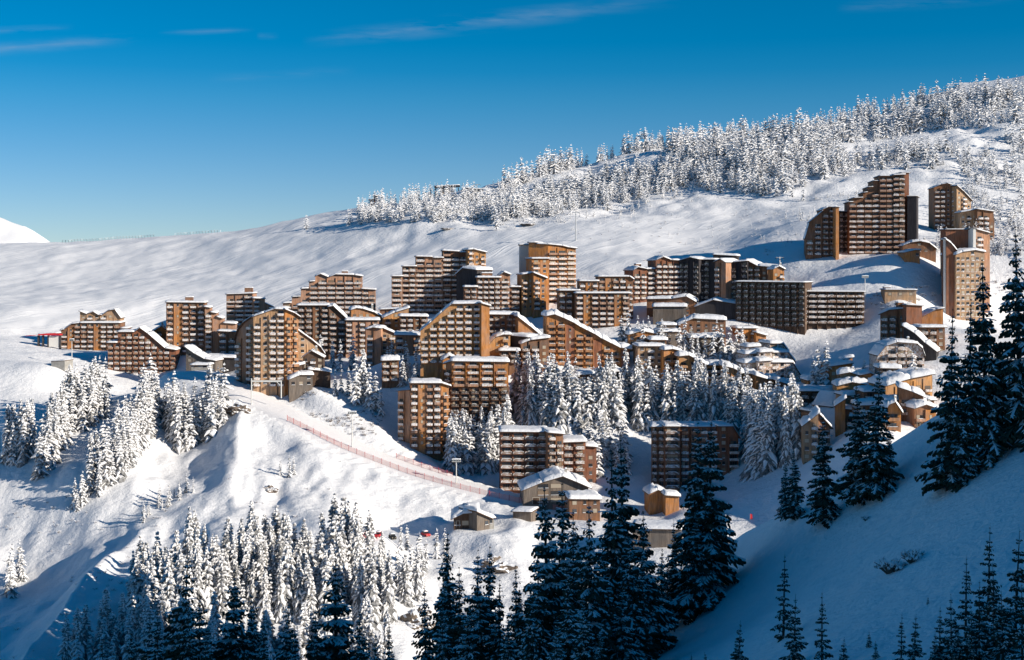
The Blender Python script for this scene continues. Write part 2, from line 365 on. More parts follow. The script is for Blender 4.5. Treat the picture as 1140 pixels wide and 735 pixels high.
hs=nt.nodes.new('ShaderNodeHueSaturation'); hs.inputs['Saturation'].default_value=1.33; hs.inputs['Hue'].default_value=.496; nt.links.new(ramp(nt,sep.outputs['Z'],[(.02,.508),(.12,.489)]),hs.inputs['Hue']); hs.inputs['Value'].default_value=1.15; mr=nt.nodes.new('ShaderNodeMapRange'); nt.links.new(sep.outputs['Z'],mr.inputs[0]); mr.inputs[1].default_value=.0; mr.inputs[2].default_value=.14; mr.inputs[3].default_value=1.08; mr.inputs[4].default_value=1.36; nt.links.new(mr.outputs[0],hs.inputs['Saturation']); nt.links.new(sky.outputs[0],hs.inputs['Color'])
nt.links.new(mix(nt,cl,hs.outputs[0],(4.6,5.6,7.)),bg.inputs['Color']); bg.inputs['Strength'].default_value=.066
cd=bpy.data.cameras.new('camera'); cam=bpy.data.objects.new('camera',cd); COL.objects.link(cam); SC.camera=cam
cd.sensor_width=36; cd.lens=36*F/1140; cam.rotation_euler=(R(90),0,0); cd.shift_y=(HY-367.5)/1140; cd.clip_start=1; cd.clip_end=9000
SC.view_settings.view_transform='Standard'; SC.view_settings.look='None'; SC.view_settings.exposure=.33; SC.view_settings.gamma=1
SC.cycles.use_denoising=True; SC.cycles.max_bounces=5; SC.cycles.diffuse_bounces=3; SC.cycles.glossy_bounces=2
# ---------- snow-laden and dark spruces ----------
def conifer(seed,H,Rb,levels,per,segs,snow,droop,jag,rough=1.,lean=0.,ex=.78,sw=.78):
    """crown of drooping boughs; materials: 0 needles, 1 snow"""
    rnd=random.Random(seed); V=[];Fc=[];Mi=[]
    def quad(a,b,c,d,m):
        k=len(V); V.extend((a,b,c,d)); Fc.append((k,k+1,k+2,k+3)); Mi.append(m)
    def tri(a,b,c,m):
        k=len(V); V.extend((a,b,c)); Fc.append((k,k+1,k+2)); Mi.append(m)
    z0=.05*H
    ph=rnd.random()*6
    for l in range(levels):
        t=(l+rnd.random()*.6)/levels
        z=z0+(H-z0)*(t**.93)
        rad=Rb*((1-t)**ex)*(1+.16*math.sin(t*19+ph)*rough)+.03*H*(1-t)+.012*H
        n=max(3,int(round(per*(1-.45*t))))
        off=rnd.random()*6.28
        for k in range(n):
            if rnd.random()<.07*rough: continue
            a=off+6.283*k/n+rnd.uniform(-.25,.25)
            Ln=rad*rnd.uniform(.72,1.14)*(1+.10*math.sin(a*2+ph)*rough); up=.28*(t-.35)
            ca,sa=math.cos(a),math.sin(a)
            dr=droop*rnd.uniform(.7,1.3)*(1-.6*t)
            P=[];Wd=[]
            for s in range(segs+1):
                u=s/segs; r=Ln*u
                zz=z+Ln*(up*u-dr*u*u+.10*u**3)
                P.append((r,zz)); Wd.append(Ln*.30*math.sin(min(1,(u*.86+.14))*3.0)**.8+.02*H*(1-u) if u<1 else .01)
            sn=[rnd.random()<snow for _ in range(segs)]
            for s in range(segs):
                (r0,a0),(r1,a1)=P[s],P[s+1]; w0,w1=Wd[s],Wd[s+1]
                for sd_ in(-1,1):
                    j0=1+rnd.uniform(-jag,jag); j1=1+rnd.uniform(-jag,jag)
                    e0=(r0*ca-sd_*w0*j0*sa,r0*sa+sd_*w0*j0*ca,a0-w0*.75*j0); e1=(r1*ca-sd_*w1*j1*sa,r1*sa+sd_*w1*j1*ca,a1-w1*.75*j1)
                    c0=(r0*ca,r0*sa,a0); c1=(r1*ca,r1*sa,a1)
                    if jag>.3:      # feathered twigs
                        m_=tuple((c0[i]+c1[i])/2 for i in range(3)); em=tuple(e0[i]*.4+e1[i]*.6 for i in range(3))
                        tri(c0,m_,e0,0); tri(m_,c1,e1,0); tri(c0,c1,(em[0],em[1],em[2]-w0*.25),0)
                    else: quad(c0,c1,e1,e0,0)
                    if sn[s]:
                        g=.045*H*.25; q0=sw*rnd.uniform(.6,1.15); q1=sw*rnd.uniform(.6,1.15)
                        if s==segs-1: q1=.5
                        f0=(r0*ca-sd_*w0*q0*sa,r0*sa+sd_*w0*q0*ca,a0-w0*.62*q0+g*.5); f1=(r1*ca-sd_*w1*q1*sa,r1*sa+sd_*w1*q1*ca,a1-w1*.62*q1+g*.5)
                        quad((c0[0],c0[1],a0+g),(c1[0],c1[1],a1+g),f1,f0,1)
                        if jag<=.3: quad(f0,f1,(f1[0],f1[1],f1[2]-g*1.4),(f0[0],f0[1],f0[2]-g*1.4),1)
    # leader
    k=len(V); r=.012*H
    V.extend([(r,0,H*.93),(-r*.5,r*.87,H*.93),(-r*.5,-r*.87,H*.93),(0,0,H*1.0)]); Fc.extend([(k,k+1,k+3),(k+1,k+2,k+3),(k+2,k,k+3)]); Mi.extend([1 if snow>.5 else 0]*3)
    if lean: V=[(x+lean*z*z/H,y,z) for x,y,z in V]
    return V,Fc,Mi
def cmesh(nm,d,mats):
    me=bpy.data.meshes.new(nm); me.from_pydata(d[0],[],d[1])
    for m in mats: me.materials.append(m)
    me.polygons.foreach_set('material_index',d[2]); me.update(); return me
def trunkmesh(H,r):
    b=MB(); b.tube((0,0,-.06*H),(0,0,.5*H),r,r*.55,8); b.tube((0,0,.5*H),(0,0,.95*H),r*.55,r*.1,6); return b.mesh('trunk',[M_bark])
M_treesnow=mat('tree_snow',(.84,.84,.86),.8,lambda nt,b:bump(nt,b,noise(nt,geo(nt),3.,2),.4,.2),.15)
WH=[cmesh('crown',conifer(100+i,20,rb,lv,8,3,sn,dr,.25,rough=1.9,lean=ln,ex=ex,sw=.66),[M_needf,M_treesnow]) for i,(rb,lv,sn,dr,ln,ex) in enumerate([(2.7,27,.72,1.05,0,.62),(2.3,29,.66,1.25,.02,.55),(3.2,26,.76,.95,-.02,.72),(2.0,28,.72,1.3,.03,.5),(2.8,26,.60,1.1,0,.6),(2.5,27,.78,1.1,.01,.66)])]
MIDT=[conifer(150+i,20,rb,14,6,2,.75,1.,.2,rough=1.7,ex=.62,sw=.72) for i,rb in enumerate((2.6,2.2,3.0,2.4))]
WT=trunkmesh(20,.28)
NEARM=[M_needle,M_treesnow]
def spruce(seed,H,Rb,lv,per,snow,ex,droop,ragged=1.3):
    """boughs with a spine and two rows of side twigs; snow lies along spines and on some twigs"""
    rnd=random.Random(seed); V=[];Fc=[];Mi=[]
    def poly(P,m):
        k=len(V); V.extend(P); Fc.append(tuple(range(k,k+len(P)))); Mi.append(m)
    gap=[rnd.uniform(.6,1.25) for _ in range(12)]
    for l in range(lv):
        t=((l+rnd.random())/lv)**.86; z=.05*H+.93*H*t
        env=Rb*((1-t)**ex)*(1+.10*math.sin(t*23+seed))+.02*H*(1-t)+.10
        n=max(3,int(round(per*(1-.5*t)))); off=rnd.random()*6.28
        for k in range(n):
            a=off+6.283*k/n+rnd.uniform(-.35,.35); sec=gap[int((a%6.283)/6.283*12)%12]
            Ln=env*(1-.5*ragged*rnd.random()**1.5)*(1+.22*ragged*(sec-.9)); fs=min(1,Ln/1.6+.12); 
            if rnd.random()<.09: Ln*=1.25
            if rnd.random()<.08*ragged: continue
            up=.35*t+rnd.uniform(-.12,.08); dr=droop*rnd.uniform(.6,1.3)*(1-.55*t)
            ca,sa=math.cos(a),math.sin(a); bend=rnd.uniform(-.18,.18)
            ns=max(2,int(Ln/.42)); pts=[]
            for s in range(ns+1):
                u=s/ns; r=Ln*u; q=bend*r*u
                pts.append((r*ca-q*sa,r*sa+q*ca,z+Ln*(up*u-dr*u*u+.22*dr*u**3)))
            bs=rnd.random()<.86
            for s in range(ns):
                p0,p1=pts[s],pts[s+1]; u=(s+.5)/ns
                wd=(.34*Ln*(math.sin(min(3.0,(u*.82+.2)*3.0)))**.7+.16*fs)*rnd.uniform(.75,1.2)
                for sd_ in(-1,1):
                    fx,fy=ca*.62-sd_*sa*.78,sa*.62+sd_*ca*.78
                    tp=(p0[0]+fx*wd,p0[1]+fy*wd,p0[2]-wd*rnd.uniform(.28,.75))
                    md=(p0[0]*.5+tp[0]*.5,p0[1]*.5+tp[1]*.5,p0[2]*.45+tp[2]*.55)
                    hw=(.15+.025*Ln)*fs
                    ex_,ey_=-fy*sd_,fx*sd_
                    poly([p0,(md[0]+ex_*hw,md[1]+ey_*hw,md[2]-.16*fs),tp,(md[0]-ex_*hw,md[1]-ey_*hw,md[2]-.16*fs)],0)
                    # hanging needles under the twig
                    poly([p0,tp,(tp[0],tp[1],tp[2]-.22*fs),(md[0],md[1],md[2]-.42*fs)],0)
                    if bs and rnd.random()<snow:
                        g=.07*fs; q=rnd.uniform(.45,.95); h2=hw*rnd.uniform(.5,.95)
                        tq=tuple(p0[i]+(tp[i]-p0[i])*q for i in range(3)); mq=tuple((p0[i]+tq[i])/2 for i in range(3))
                        poly([(p0[0],p0[1],p0[2]+g),(mq[0]+ex_*h2,mq[1]+ey_*h2,mq[2]-.02),(tq[0],tq[1],tq[2]+g*.3),(mq[0]-ex_*h2,mq[1]-ey_*h2,mq[2]-.02)],1)
                if bs and rnd.random()<snow*1.15:
                    w=(.10+.02*Ln*(1-u*.5))*fs; g=.13*fs
                    poly([(p0[0]-sa*w,p0[1]+ca*w,p0[2]+.02),(p1[0]-sa*w,p1[1]+ca*w,p1[2]+.02),(p1[0],p1[1],p1[2]+g),(p0[0],p0[1],p0[2]+g)],1)
                    poly([(p0[0],p0[1],p0[2]+g),(p1[0],p1[1],p1[2]+g),(p1[0]+sa*w,p1[1]-ca*w,p1[2]+.02),(p0[0]+sa*w,p0[1]-ca*w,p0[2]+.02)],1)
    r=.05
    for q in(0,1): poly([(r*(1-q),r*q,.9*H),(-r*(1-q),-r*q,.9*H),(0,0,H)],0)
    return V,Fc,Mi
DK=[cmesh('crown',spruce(200+i,20,rb,lv,pr,sn,ex,dr),NEARM) for i,(rb,lv,pr,sn,ex,dr) in enumerate([(4.1,31,8,.68,.88,.5),(3.4,33,8,.62,.82,.55),(4.6,31,9,.72,.92,.45),(2.9,34,7,.58,.8,.6)])]
YG=[cmesh('crown',spruce(240+i,20,rb,17,7,sn,.9,dr,1.4),NEARM) for i,(rb,sn,dr) in enumerate([(4.2,.45,.3),(3.4,.38,.4),(4.8,.55,.28)])]
DT=trunkmesh(20,.34)
def tree(name,mesh,trunk,loc,H,rz,label,group,cat='tree',wid=1.):
    t=empty(name,loc,rz,label=label,cat=cat,group=group); s=H/20; t.rotation_euler=(rt.gauss(0,.022),rt.gauss(0,.022),rz)
    link('trunk',trunk,t,scale=(s,s,s)); link('crown',mesh,t,scale=(s*wid,s*wid,s)); return t
rt=random.Random(5)
NW=0
WL=[]
def white(x,y,z,H,label,group):
    global NW; NW+=1
    WL.append((x,y,z,H,label,group))
def cluster(poly,n,h0,h1,label,group,ymin=0,mind=2.2,ymax=9999):
    """n trees whose feet fall in a strip given by photo points (column,row): scattered over the ground hit there"""
    done=[];tries=0
    while len(done)<n and tries<n*30:
        tries+=1; t=rt.random()*(len(poly)-1); i=int(t); t-=i
        a,b=poly[i],poly[i+1]
        px=a[0]+(b[0]-a[0])*t+rt.uniform(-1,1)*a[3]; py=a[1]+(b[1]-a[1])*t+rt.uniform(-1,1)*a[2]
        h=hit(px,py,ymin)
        if not h or h[1]>ymax or any((h[0]-q[0])**2+(h[1]-q[1])**2<mind*mind for q in done): continue
        H=rt.uniform(h0,h1)*h[1]/F
        done.append(h); white(*h,H,label,group)
def single(px,tip,base,label,group,ymin=0):
    h=hit(px,base,ymin)
    if h: white(*h,(base-tip)*h[1]/F,label,group)
g='snow-covered spruces in the gully at the far left'
L1='snow-laden spruce in the steep grove at the far left of the slope, below the plateau'
cluster([(14,512,8,9),(30,500,8,9)],16,46,68,L1,g)
cluster([(45,530,8,5),(60,500,10,7),(80,470,12,10),(112,460,10,6)],74,34,62,L1,g)
g='snow-covered spruces on the rib below the reddish block'
L1='snow-laden spruce in the long grove running down the rib below the reddish brown block'
cluster([(104,545,8,6),(122,528,9,9),(140,508,10,9),(158,482,10,9),(172,452,10,9)],95,32,58,L1,g)
cluster([(86,567,2,5),(92,558,3,5)],4,25,46,'snow-laden spruce at the bottom tip of the rib grove','spruces at the bottom tip of the rib')
g='snow-covered spruces below the carport left of the road'
cluster([(188,470,9,6),(205,492,10,8),(222,484,10,8),(244,462,8,6)],60,32,58,'snow-laden spruce in the grove just left of the start of the snow road',g)
cluster([(158,580,3,3),(172,568,4,5),(190,558,4,6),(216,547,3,5)],16,12,24,'small snow-covered spruce in the low row on the open slope','small spruces in a low row on the open slope')
for px,tp,bs in((312,508,530),(322,503,531),(327,506,528)): single(px,tp,bs,'small snow-caked spruce standing alone with its neighbours on the open slope below the road','three small spruces on the open slope')
cluster([(6,665,10,6),(20,645,10,6)],6,40,52,'snow-laden spruce in the small clump at the left edge','clump of spruces at the left edge')
g='snow-covered forest at the lower left'
L1='snow-laden spruce in the dense forest at the lower left, lit tops above blue shade'
cluster([(150,690,24,8),(175,690,26,10),(215,670,22,15),(260,665,26,15),(300,668,26,15),(340,668,30,15),(380,665,28,15),(418,672,24,10)],185,46,90,L1,g)
cluster([(75,748,9,8),(120,748,9,8),(180,750,12,12),(240,750,12,12),(300,750,12,12),(360,750,12,12),(430,745,12,12)],70,50,88,L1,g)
cluster([(385,640,8,5),(392,652,8,6)],4,80,94,L1,g)
cluster([(425,690,16,8),(448,665,14,8),(470,655,10,8)],14,36,62,L1,g)
for k,(px,tp,bs) in enumerate(((426,590,655),(446,579,611),(453,582,612),(467,589,637),(474,598,632),(486,586,622),(495,586,618))):
    single(px,tp,bs,'snow-laden spruce in front of the low chalet beside the open snow bank','spruces in front of the low chalet')
g='snow-covered spruces beside the snowed-in sheds'
for px,tp,bs in((373,410,440),(380,405,437),(388,408,440),(396,393,450),(403,388,450),(411,404,456),(418,412,458),(424,430,462)): single(px,tp,bs,'snow-caked spruce in the tight clump right of the snowed-in sheds',g)
g='snow-covered spruces before the pale-roofed centre blocks'
for px,tp,bs in((526,355,402),(503,362,398),(463,398,424),(474,396,428),(486,392,426),(492,396,424),(450,404,428),(517,378,402),(537,382,404)): single(px,tp,bs,'snow-laden spruce in front of the balconies of the central mansard block',g)
g='snow-covered spruces on the wooded bank in the middle'
L1='snow-laden spruce on the wooded bank above the flat-roofed block by the road'
cluster([(506,520,8,6),(530,516,12,12),(556,506,14,12)],46,42,66,L1,g,ymin=545,ymax=583)
cluster([(580,462,16,10),(612,462,14,12),(640,462,12,10)],38,42,64,L1,g,ymin=552)
g='snow-covered spruces among the village houses'
L1='snow-laden spruce in the village centre above the block with bay windows'
cluster([(660,470,12,10),(690,462,14,12),(725,466,12,12),(765,466,12,12),(800,468,12,12),(825,478,14,10)],72,42,68,L1,g,ymin=548)
cluster([(838,505,16,8),(852,520,14,8)],10,60,85,'snow-laden spruce right of the block with bay windows','spruces right of the bay-window block',ymin=500)
cluster([(872,512,10,5),(886,505,10,6)],7,70,85,'tall snow-laden spruce left of the gabled block on the right','tall spruces left of the gabled block',ymin=480)
g='snow-covered spruces scattered between the village houses'
L1='snow-laden spruce squeezed between the snow-roofed houses of the village centre'
cluster([(620,400,8,10),(700,394,6,12),(760,390,6,14),(830,392,8,14)],9,26,40,L1,g,ymin=600,mind=4)
cluster([(640,452,8,10),(720,456,8,12),(800,462,8,14),(870,470,10,12)],44,34,54,L1,g,ymin=560,mind=3)
cluster([(350,408,6,6),(430,412,8,14),(470,430,8,8)],16,24,40,L1,g,ymin=580,mind=4)
cluster([(660,515,14,8),(695,520,16,14),(590,440,8,8)],26,34,54,L1,g,ymin=540,mind=3)
g='snow-covered spruces above the long orange block'
for px,tp,bs in((634,340,360),(652,356,376),(692,350,382),(700,344,384),(710,350,386),(722,350,386),(732,356,388),(741,360,388),(770,362,394),(777,372,396),(785,366,398),(794,362,402),(803,360,402),(812,358,404),(820,362,402),(826,368,404)):
    single(px,tp,bs,'snow-laden spruce between the long orange block and the dark sports hall',g)
for px,tp,bs in((911,382,432),(920,377,430),(905,394,432),(962,396,418),(974,398,420),(1016,388,426)): single(px,tp,bs,'snow-laden spruce in the bowl right of the snow-covered terraces','spruces beside the snow-covered terraces')
# ---------- upper forest: hundreds of trees, one mass ----------
SM=[conifer(300+i,20,rb,10,6,1,.88,.9,.2,rough=1.7,ex=.66,sw=.95) for i,rb in enumerate((3.4,4.2,3.0,4.8))]
def mass(name,items,label,cat,group=None,SM=SM):
    Vs=[];Fs=[];Ms=[];b=0
    for (x,y,z,H,k) in items:
        V,Fc,Mi=SM[k]; A=np.array(V)*(H/20); a=rt.random()*6.28; w_=rt.uniform(.85,1.2)
        B=np.empty_like(A); B[:,0]=(A[:,0]*math.cos(a)-A[:,1]*math.sin(a))*w_; B[:,1]=(A[:,0]*math.sin(a)+A[:,1]*math.cos(a))*w_; B[:,2]=A[:,2]-.4
        B+=np.array((x,y,z)); Vs.append(B); Fs+= [tuple(i+b for i in f) for f in Fc]; Ms+=Mi; b+=len(V)
    me=npmesh(name,np.concatenate(Vs),Fs,[M_needf,M_treesnow],Ms)
    tag(link(name,me),label,cat,group,'stuff')
U_=[545,560,600,640,700,760,830,900,950,1000,1060,1100,1145]
UT=[216,209,190,178,160,152,152,143,130,116,108,106,104]; UB=[246,244,232,226,217,206,212,222,214,208,214,222,290]
items=[];tries=0
def scat(n,xa,xb,up,lo,h0,h1,thr,sc=70):
    global items
    c=0;t=0
    while c<n and t<n*30:
        t+=1; px=rt.uniform(xa,xb); a=up(px);b=lo(px); py=a+(b-a)*rt.random()
        h=hit(px,py)
        if not h: continue
        d=float(vn(np.array([h[0]/sc]),np.array([h[1]/sc]),91)[0])
        if d<thr+.25*((py-a)/(b-a+1e-6)-.5): continue
        s=rt.uniform(h0,h1)
        items.append((h[0],h[1],h[2],s,rt.randrange(4))); c+=1
iu=lambda px:float(np.interp(px,U_,UT)); il=lambda px:float(np.interp(px,U_,UB))
scat(520,548,1143,lambda p:iu(p)+1,lambda p:iu(p)*.35+il(p)*.65,7,14,.32,95)
scat(420,548,1143,lambda p:iu(p)+2,lambda p:iu(p)*.35+il(p)*.65,15,24,.34,95)
scat(230,552,1143,lambda p:iu(p),lambda p:iu(p)+8,10,19,.0)
scat(760,548,1143,lambda p:iu(p)*.45+il(p)*.55,lambda p:il(p)+4,8,19,.28,60)
scat(330,398,580,lambda p:np.interp(p,[398,420,480,560],[236,225,216,222]),lambda p:np.interp(p,[398,480,560],[248,248,246]),8,16,.12,30)
scat(160,560,1000,lambda p:il(p),lambda p:il(p)+26,2.5,7,.5,40)
scat(200,1040,1142,lambda p:200,lambda p:285,6,13,.3,40)
scat(150,620,890,lambda p:232,lambda p:285,1.2,3.6,.45,30)
scat(260,552,760,lambda p:iu(p)*.3+il(p)*.7,lambda p:il(p)+12,8,15,.25,50)
for px,py,H in((388,251,14),(341,255,12),(391,248,12),(402,250,13)):
    h=hit(px,py); items.append((h[0],h[1],h[2],H,1))
mass('forest',items,'far snow-covered spruce forest on the upper mountainside and ridge','forest')
print('white trees',NW,'forest',len(items))
def seen(w): return w[3]*F/w[1]
WL.sort(key=seen,reverse=True)
for (x,y,z,H,lb,gr) in WL[:298]:
    tree('snowy_spruce',rt.choice(WH),WT,(x,y,z-.3),H,rt.random()*6.28,lb,gr,wid=rt.uniform(.82,1.12))
mass('snowy_spruces',[(x,y,z,H,rt.randrange(4)) for x,y,z,H,_,_ in WL[298:]],'smaller snow-laden spruces filling the groves on the slopes and between the houses','trees',SM=MIDT)
# ---------- dark spruces on the near slope ----------
def dark(px,tip,label,Y=None,base=None,m=0,young=False,wid=1.,group=None):
    if base is not None:
        h=fhit(px,base)
        if h is None: h=(wp(px,base,205)); h=(h[0],h[1],fgz(h[0],h[1]))
    else:
        X=(px-CX)/F*Y; h=(X,Y,fgz(X,Y))
    H=((HY-tip)/F*h[1]-h[2])
    tree('young_spruce' if young else 'dark_spruce',(YG if young else DK)[m],DT,(h[0],h[1],h[2]-.2),H,rt.random()*6.28,label,group,wid=wid)
D='dark shaded spruce '
dark(697,480,'tallest dark shaded spruce in the middle, left of the bay-window block',Y=168,m=1,wid=.95)
dark(683,494,'dark shaded spruce pressed against the left of the tallest one in the middle',Y=162,m=3)
dark(612,531,'broad dark shaded spruce before the big gabled barn roof, forked-looking with its neighbour',Y=142,m=2,wid=.85)
dark(627,529,'narrower dark shaded spruce just right of the broad one before the barn roof',Y=152,m=1)
dark(658,550,'dark shaded spruce with long drooping boughs in the gap right of the barn roof',Y=138,m=0,wid=.95)
dark(788,461,'large dark shaded spruce in front of the bay-window block, highest tip there',base=672,m=2,wid=1.0)
dark(776,463,'dark shaded spruce twinned with the large one before the bay-window block',base=680,m=1,wid=1.)
dark(772,560,'lower dark shaded spruce at the left foot of the large twin pair',base=688,m=0)
dark(736,605,'dark shaded spruce on the crest between the two big central clumps',Y=195,m=0)
dark(500,586,'slim dark shaded spruce before the snow mound, tallest of its trio',Y=165,m=3)
dark(491,592,'slim dark shaded spruce left of the tallest one of the trio before the mound',Y=172,m=3)
dark(512,627,'low dark shaded spruce right of the slim trio before the snow mound',Y=160,m=1)
dark(530,606,'dark shaded spruce with full crown in front of the rocky mound',Y=158,m=0)
dark(541,601,'dark shaded spruce just right of the full-crowned one by the rocky mound',Y=164,m=1)
dark(580,650,'dark shaded spruce filling the gap left of the broad central spruce',Y=150,m=2)
dark(565,680,'short dark shaded spruce at the bottom between the mound spruces and the broad one',Y=140,m=0)
dark(374,612,'dark shaded spruce with broad crown standing in the lower left forest',Y=185,m=2,wid=1.12)
dark(258,628,'broad dark shaded spruce at lower left with snow on its tip',Y=180,m=2,wid=1.1)
dark(197,607,'dark shaded spruce rising among white trees at lower left',Y=205,m=0,wid=1.)
dark(207,660,'dark shaded spruce at the bottom left, right beside the white column trees',Y=175,m=0,wid=.9)
dark(331,688,'small dark shaded spruce at the bottom between the two broad left ones',Y=170,m=3)
dark(417,700,'small dark shaded spruce at the bottom edge left of the snow mound',Y=165,m=0)
dark(398,672,'dark shaded spruce beside the right flank of the broad forest spruce',Y=178,m=3)
dark(440,712,'lowest dark shaded spruce tip poking up below the mound',Y=160,m=1)
dark(874,508,'dark shaded spruce left of its twin on the crest below the snow-covered terraces',base=577,m=1)
dark(886,496,'taller dark shaded twin spruce on the crest by the sunlit gap',base=577,m=0)
dark(917,455,'dark shaded spruce with pointed tip on the crest before the gabled block',base=584,m=1,wid=1.15)
dark(958,421,'dark shaded spruce on the crest, left of the pair before the long snow roof',base=560,m=0,wid=1.1)
dark(975,402,'tall dark shaded spruce on the crest before the long snow roof',base=556,m=1,wid=1.1)
dark(990,470,'shorter dark shaded spruce at the right foot of the tall pair on the crest',base=530,m=3)
dark(1056,338,'dark shaded spruce at the left of the tall right-hand group',base=545,m=0,wid=.85)
dark(1078,325,'thin dark shaded spruce with bare pointed top in the right-hand group',base=530,m=3,wid=.8)
dark(1099,280,'very tall dark shaded spruce rising beside the tan tower',base=515,m=1,wid=.95)
dark(1137,245,'tallest dark shaded spruce at the right edge of the view',base=490,m=0,wid=.9)
dark(1112,380,'dark shaded spruce in the gap between the two tallest at the right',base=500,m=1)
dark(1068,430,'low dark shaded spruce at the front foot of the right-hand group',base=540,m=2)
dark(592,640,'narrow dark shaded spruce left of the broad one, low in the bottom centre mass',Y=135,m=3)
dark(641,598,'dark shaded spruce between the barn-roof pair and the drooping one',Y=145,m=1)
dark(673,588,'narrow dark shaded spruce just right of the drooping one before the barn',Y=148,m=3)
dark(713,612,'dark shaded spruce at the right foot of the tallest middle one',Y=158,m=0)
dark(476,648,'dark shaded spruce at the left foot of the slim trio before the mound',Y=168,m=1)
dark(553,640,'dark shaded spruce right of the pair by the rocky mound',Y=155,m=3)
for k_,(px_,tp_,Y_d,m_,lb_) in enumerate(((601,600,139,1,'dark shaded spruce behind the broad barn-roof one, left side'),(634,622,133,3,'narrow dark shaded spruce low between the barn-roof pair and the drooping one'),(650,655,128,0,'low dark shaded spruce under the drooping one at the bottom'),
 (690,640,140,2,'broad dark shaded spruce low at the foot of the tallest middle one'),(706,585,152,1,'dark shaded spruce half hidden at the right of the tallest middle one'),(724,650,160,0,'low dark shaded spruce at the right end of the central mass'),
 (575,622,146,3,'narrow dark shaded spruce at the left end of the central mass'),(617,680,124,0,'lowest dark shaded spruce at the bottom of the central mass, left part'),(668,690,126,1,'lowest dark shaded spruce at the bottom of the central mass, right part'),
 (522,662,150,2,'low dark shaded spruce in front of the full-crowned one by the mound'),(494,668,152,0,'low dark shaded spruce in front of the slim trio'),
 (222,655,178,2,'dark shaded spruce between the two big ones at lower left'),(283,650,182,1,'dark shaded spruce right behind the broad snow-tipped one'),(318,662,180,0,'dark shaded spruce midway between the two broad left ones'),(403,690,170,2,'low dark shaded spruce at the right foot of the broad forest spruce'),
 (163,672,192,0,'dark shaded spruce at the left end of the lower left dark row'),(430,690,172,3,'narrow dark shaded spruce just left of the snow mound at the bottom'),(745,620,170,1,'dark shaded spruce left below the big twin pair'),(718,560,160,2,'dark shaded spruce before the grey garage, left of the big twin pair'),(752,575,178,0,'dark shaded spruce touching the left side of the big twin pair'),(640,560,148,2,'dark shaded spruce before the lower brown annex of the barn'),(800,560,188,3,'narrow dark shaded spruce at the right flank of the big twin pair'))):
    dark(px_,tp_,lb_,Y=Y_d,m=m_)
dark(150,692,'dark shaded spruce tip at the bottom left between white trees',Y=190,m=1)
dark(178,668,'narrow dark shaded spruce at the bottom left among white trees',Y=185,m=3)
dark(232,690,'low dark shaded spruce left of the broad snow-tipped one',Y=172,m=1)
dark(293,676,'low dark shaded spruce right of the broad snow-tipped one',Y=176,m=3)
dark(350,668,'dark shaded spruce at the left flank of the broad forest spruce',Y=180,m=1)
dark(120,705,'lowest dark shaded spruce tip at the far bottom left',Y=195,m=3)
Y_='young dark spruce '
for px,tip,bs,m,lb in((872,610,712,1,'slender, lone on the shaded snow, taller of the two at lower centre'),(884,656,738,0,'right beside the slender taller one, lower centre of the shaded slope'),(915,652,740,1,'pointed, standing alone between the lower centre pair and the dwarf'),
 (938,704,745,2,'dwarf, right of the lone pointed one near the bottom edge'),(822,686,745,0,'at the bottom edge left of the shaded slope'),(967,698,722,2,'tiny and sparse, in the open middle of the shaded slope'),(975,708,735,0,'tiny, touching the sparse one in the open slope'),
 (1003,677,742,1,'left of the bottom pair of equals'),(1017,677,742,0,'right of the bottom pair of equals'),(1040,698,745,2,'short, between the pair of equals and the dense clump'),(1059,654,745,0,'left flank of the dense clump at lower right'),(1075,612,715,1,'tall and thin in the dense clump at lower right'),
 (1100,577,690,1,'tallest pointed of the dense clump at lower right'),(1090,640,740,2,'snow-heavy, low in the dense clump at lower right'),(1129,581,720,0,'at the right edge, full crown with snow'),(1033,660,674,0,'a mere sprig sticking out of the snow'),(1117,650,745,2,'bushy, at the very bottom right'),(1046,668,742,1,'slim, just left of the dense clump at lower right'),(1082,668,745,0,'half hidden at the bottom of the dense clump at lower right'),(1108,620,728,0,'behind the bushy one at the bottom right'),(1138,640,745,1,'cut by the right edge near the bottom corner'),(1067,690,745,2,'stubby, at the very foot of the dense clump'),(786,722,742,0,'small tip at the bottom edge below the crest'),(770,724,742,1,'smallest tip at the bottom edge, left of the other tip')):
    dark(px,tip,Y_+lb,base=bs,m=m,young=True)
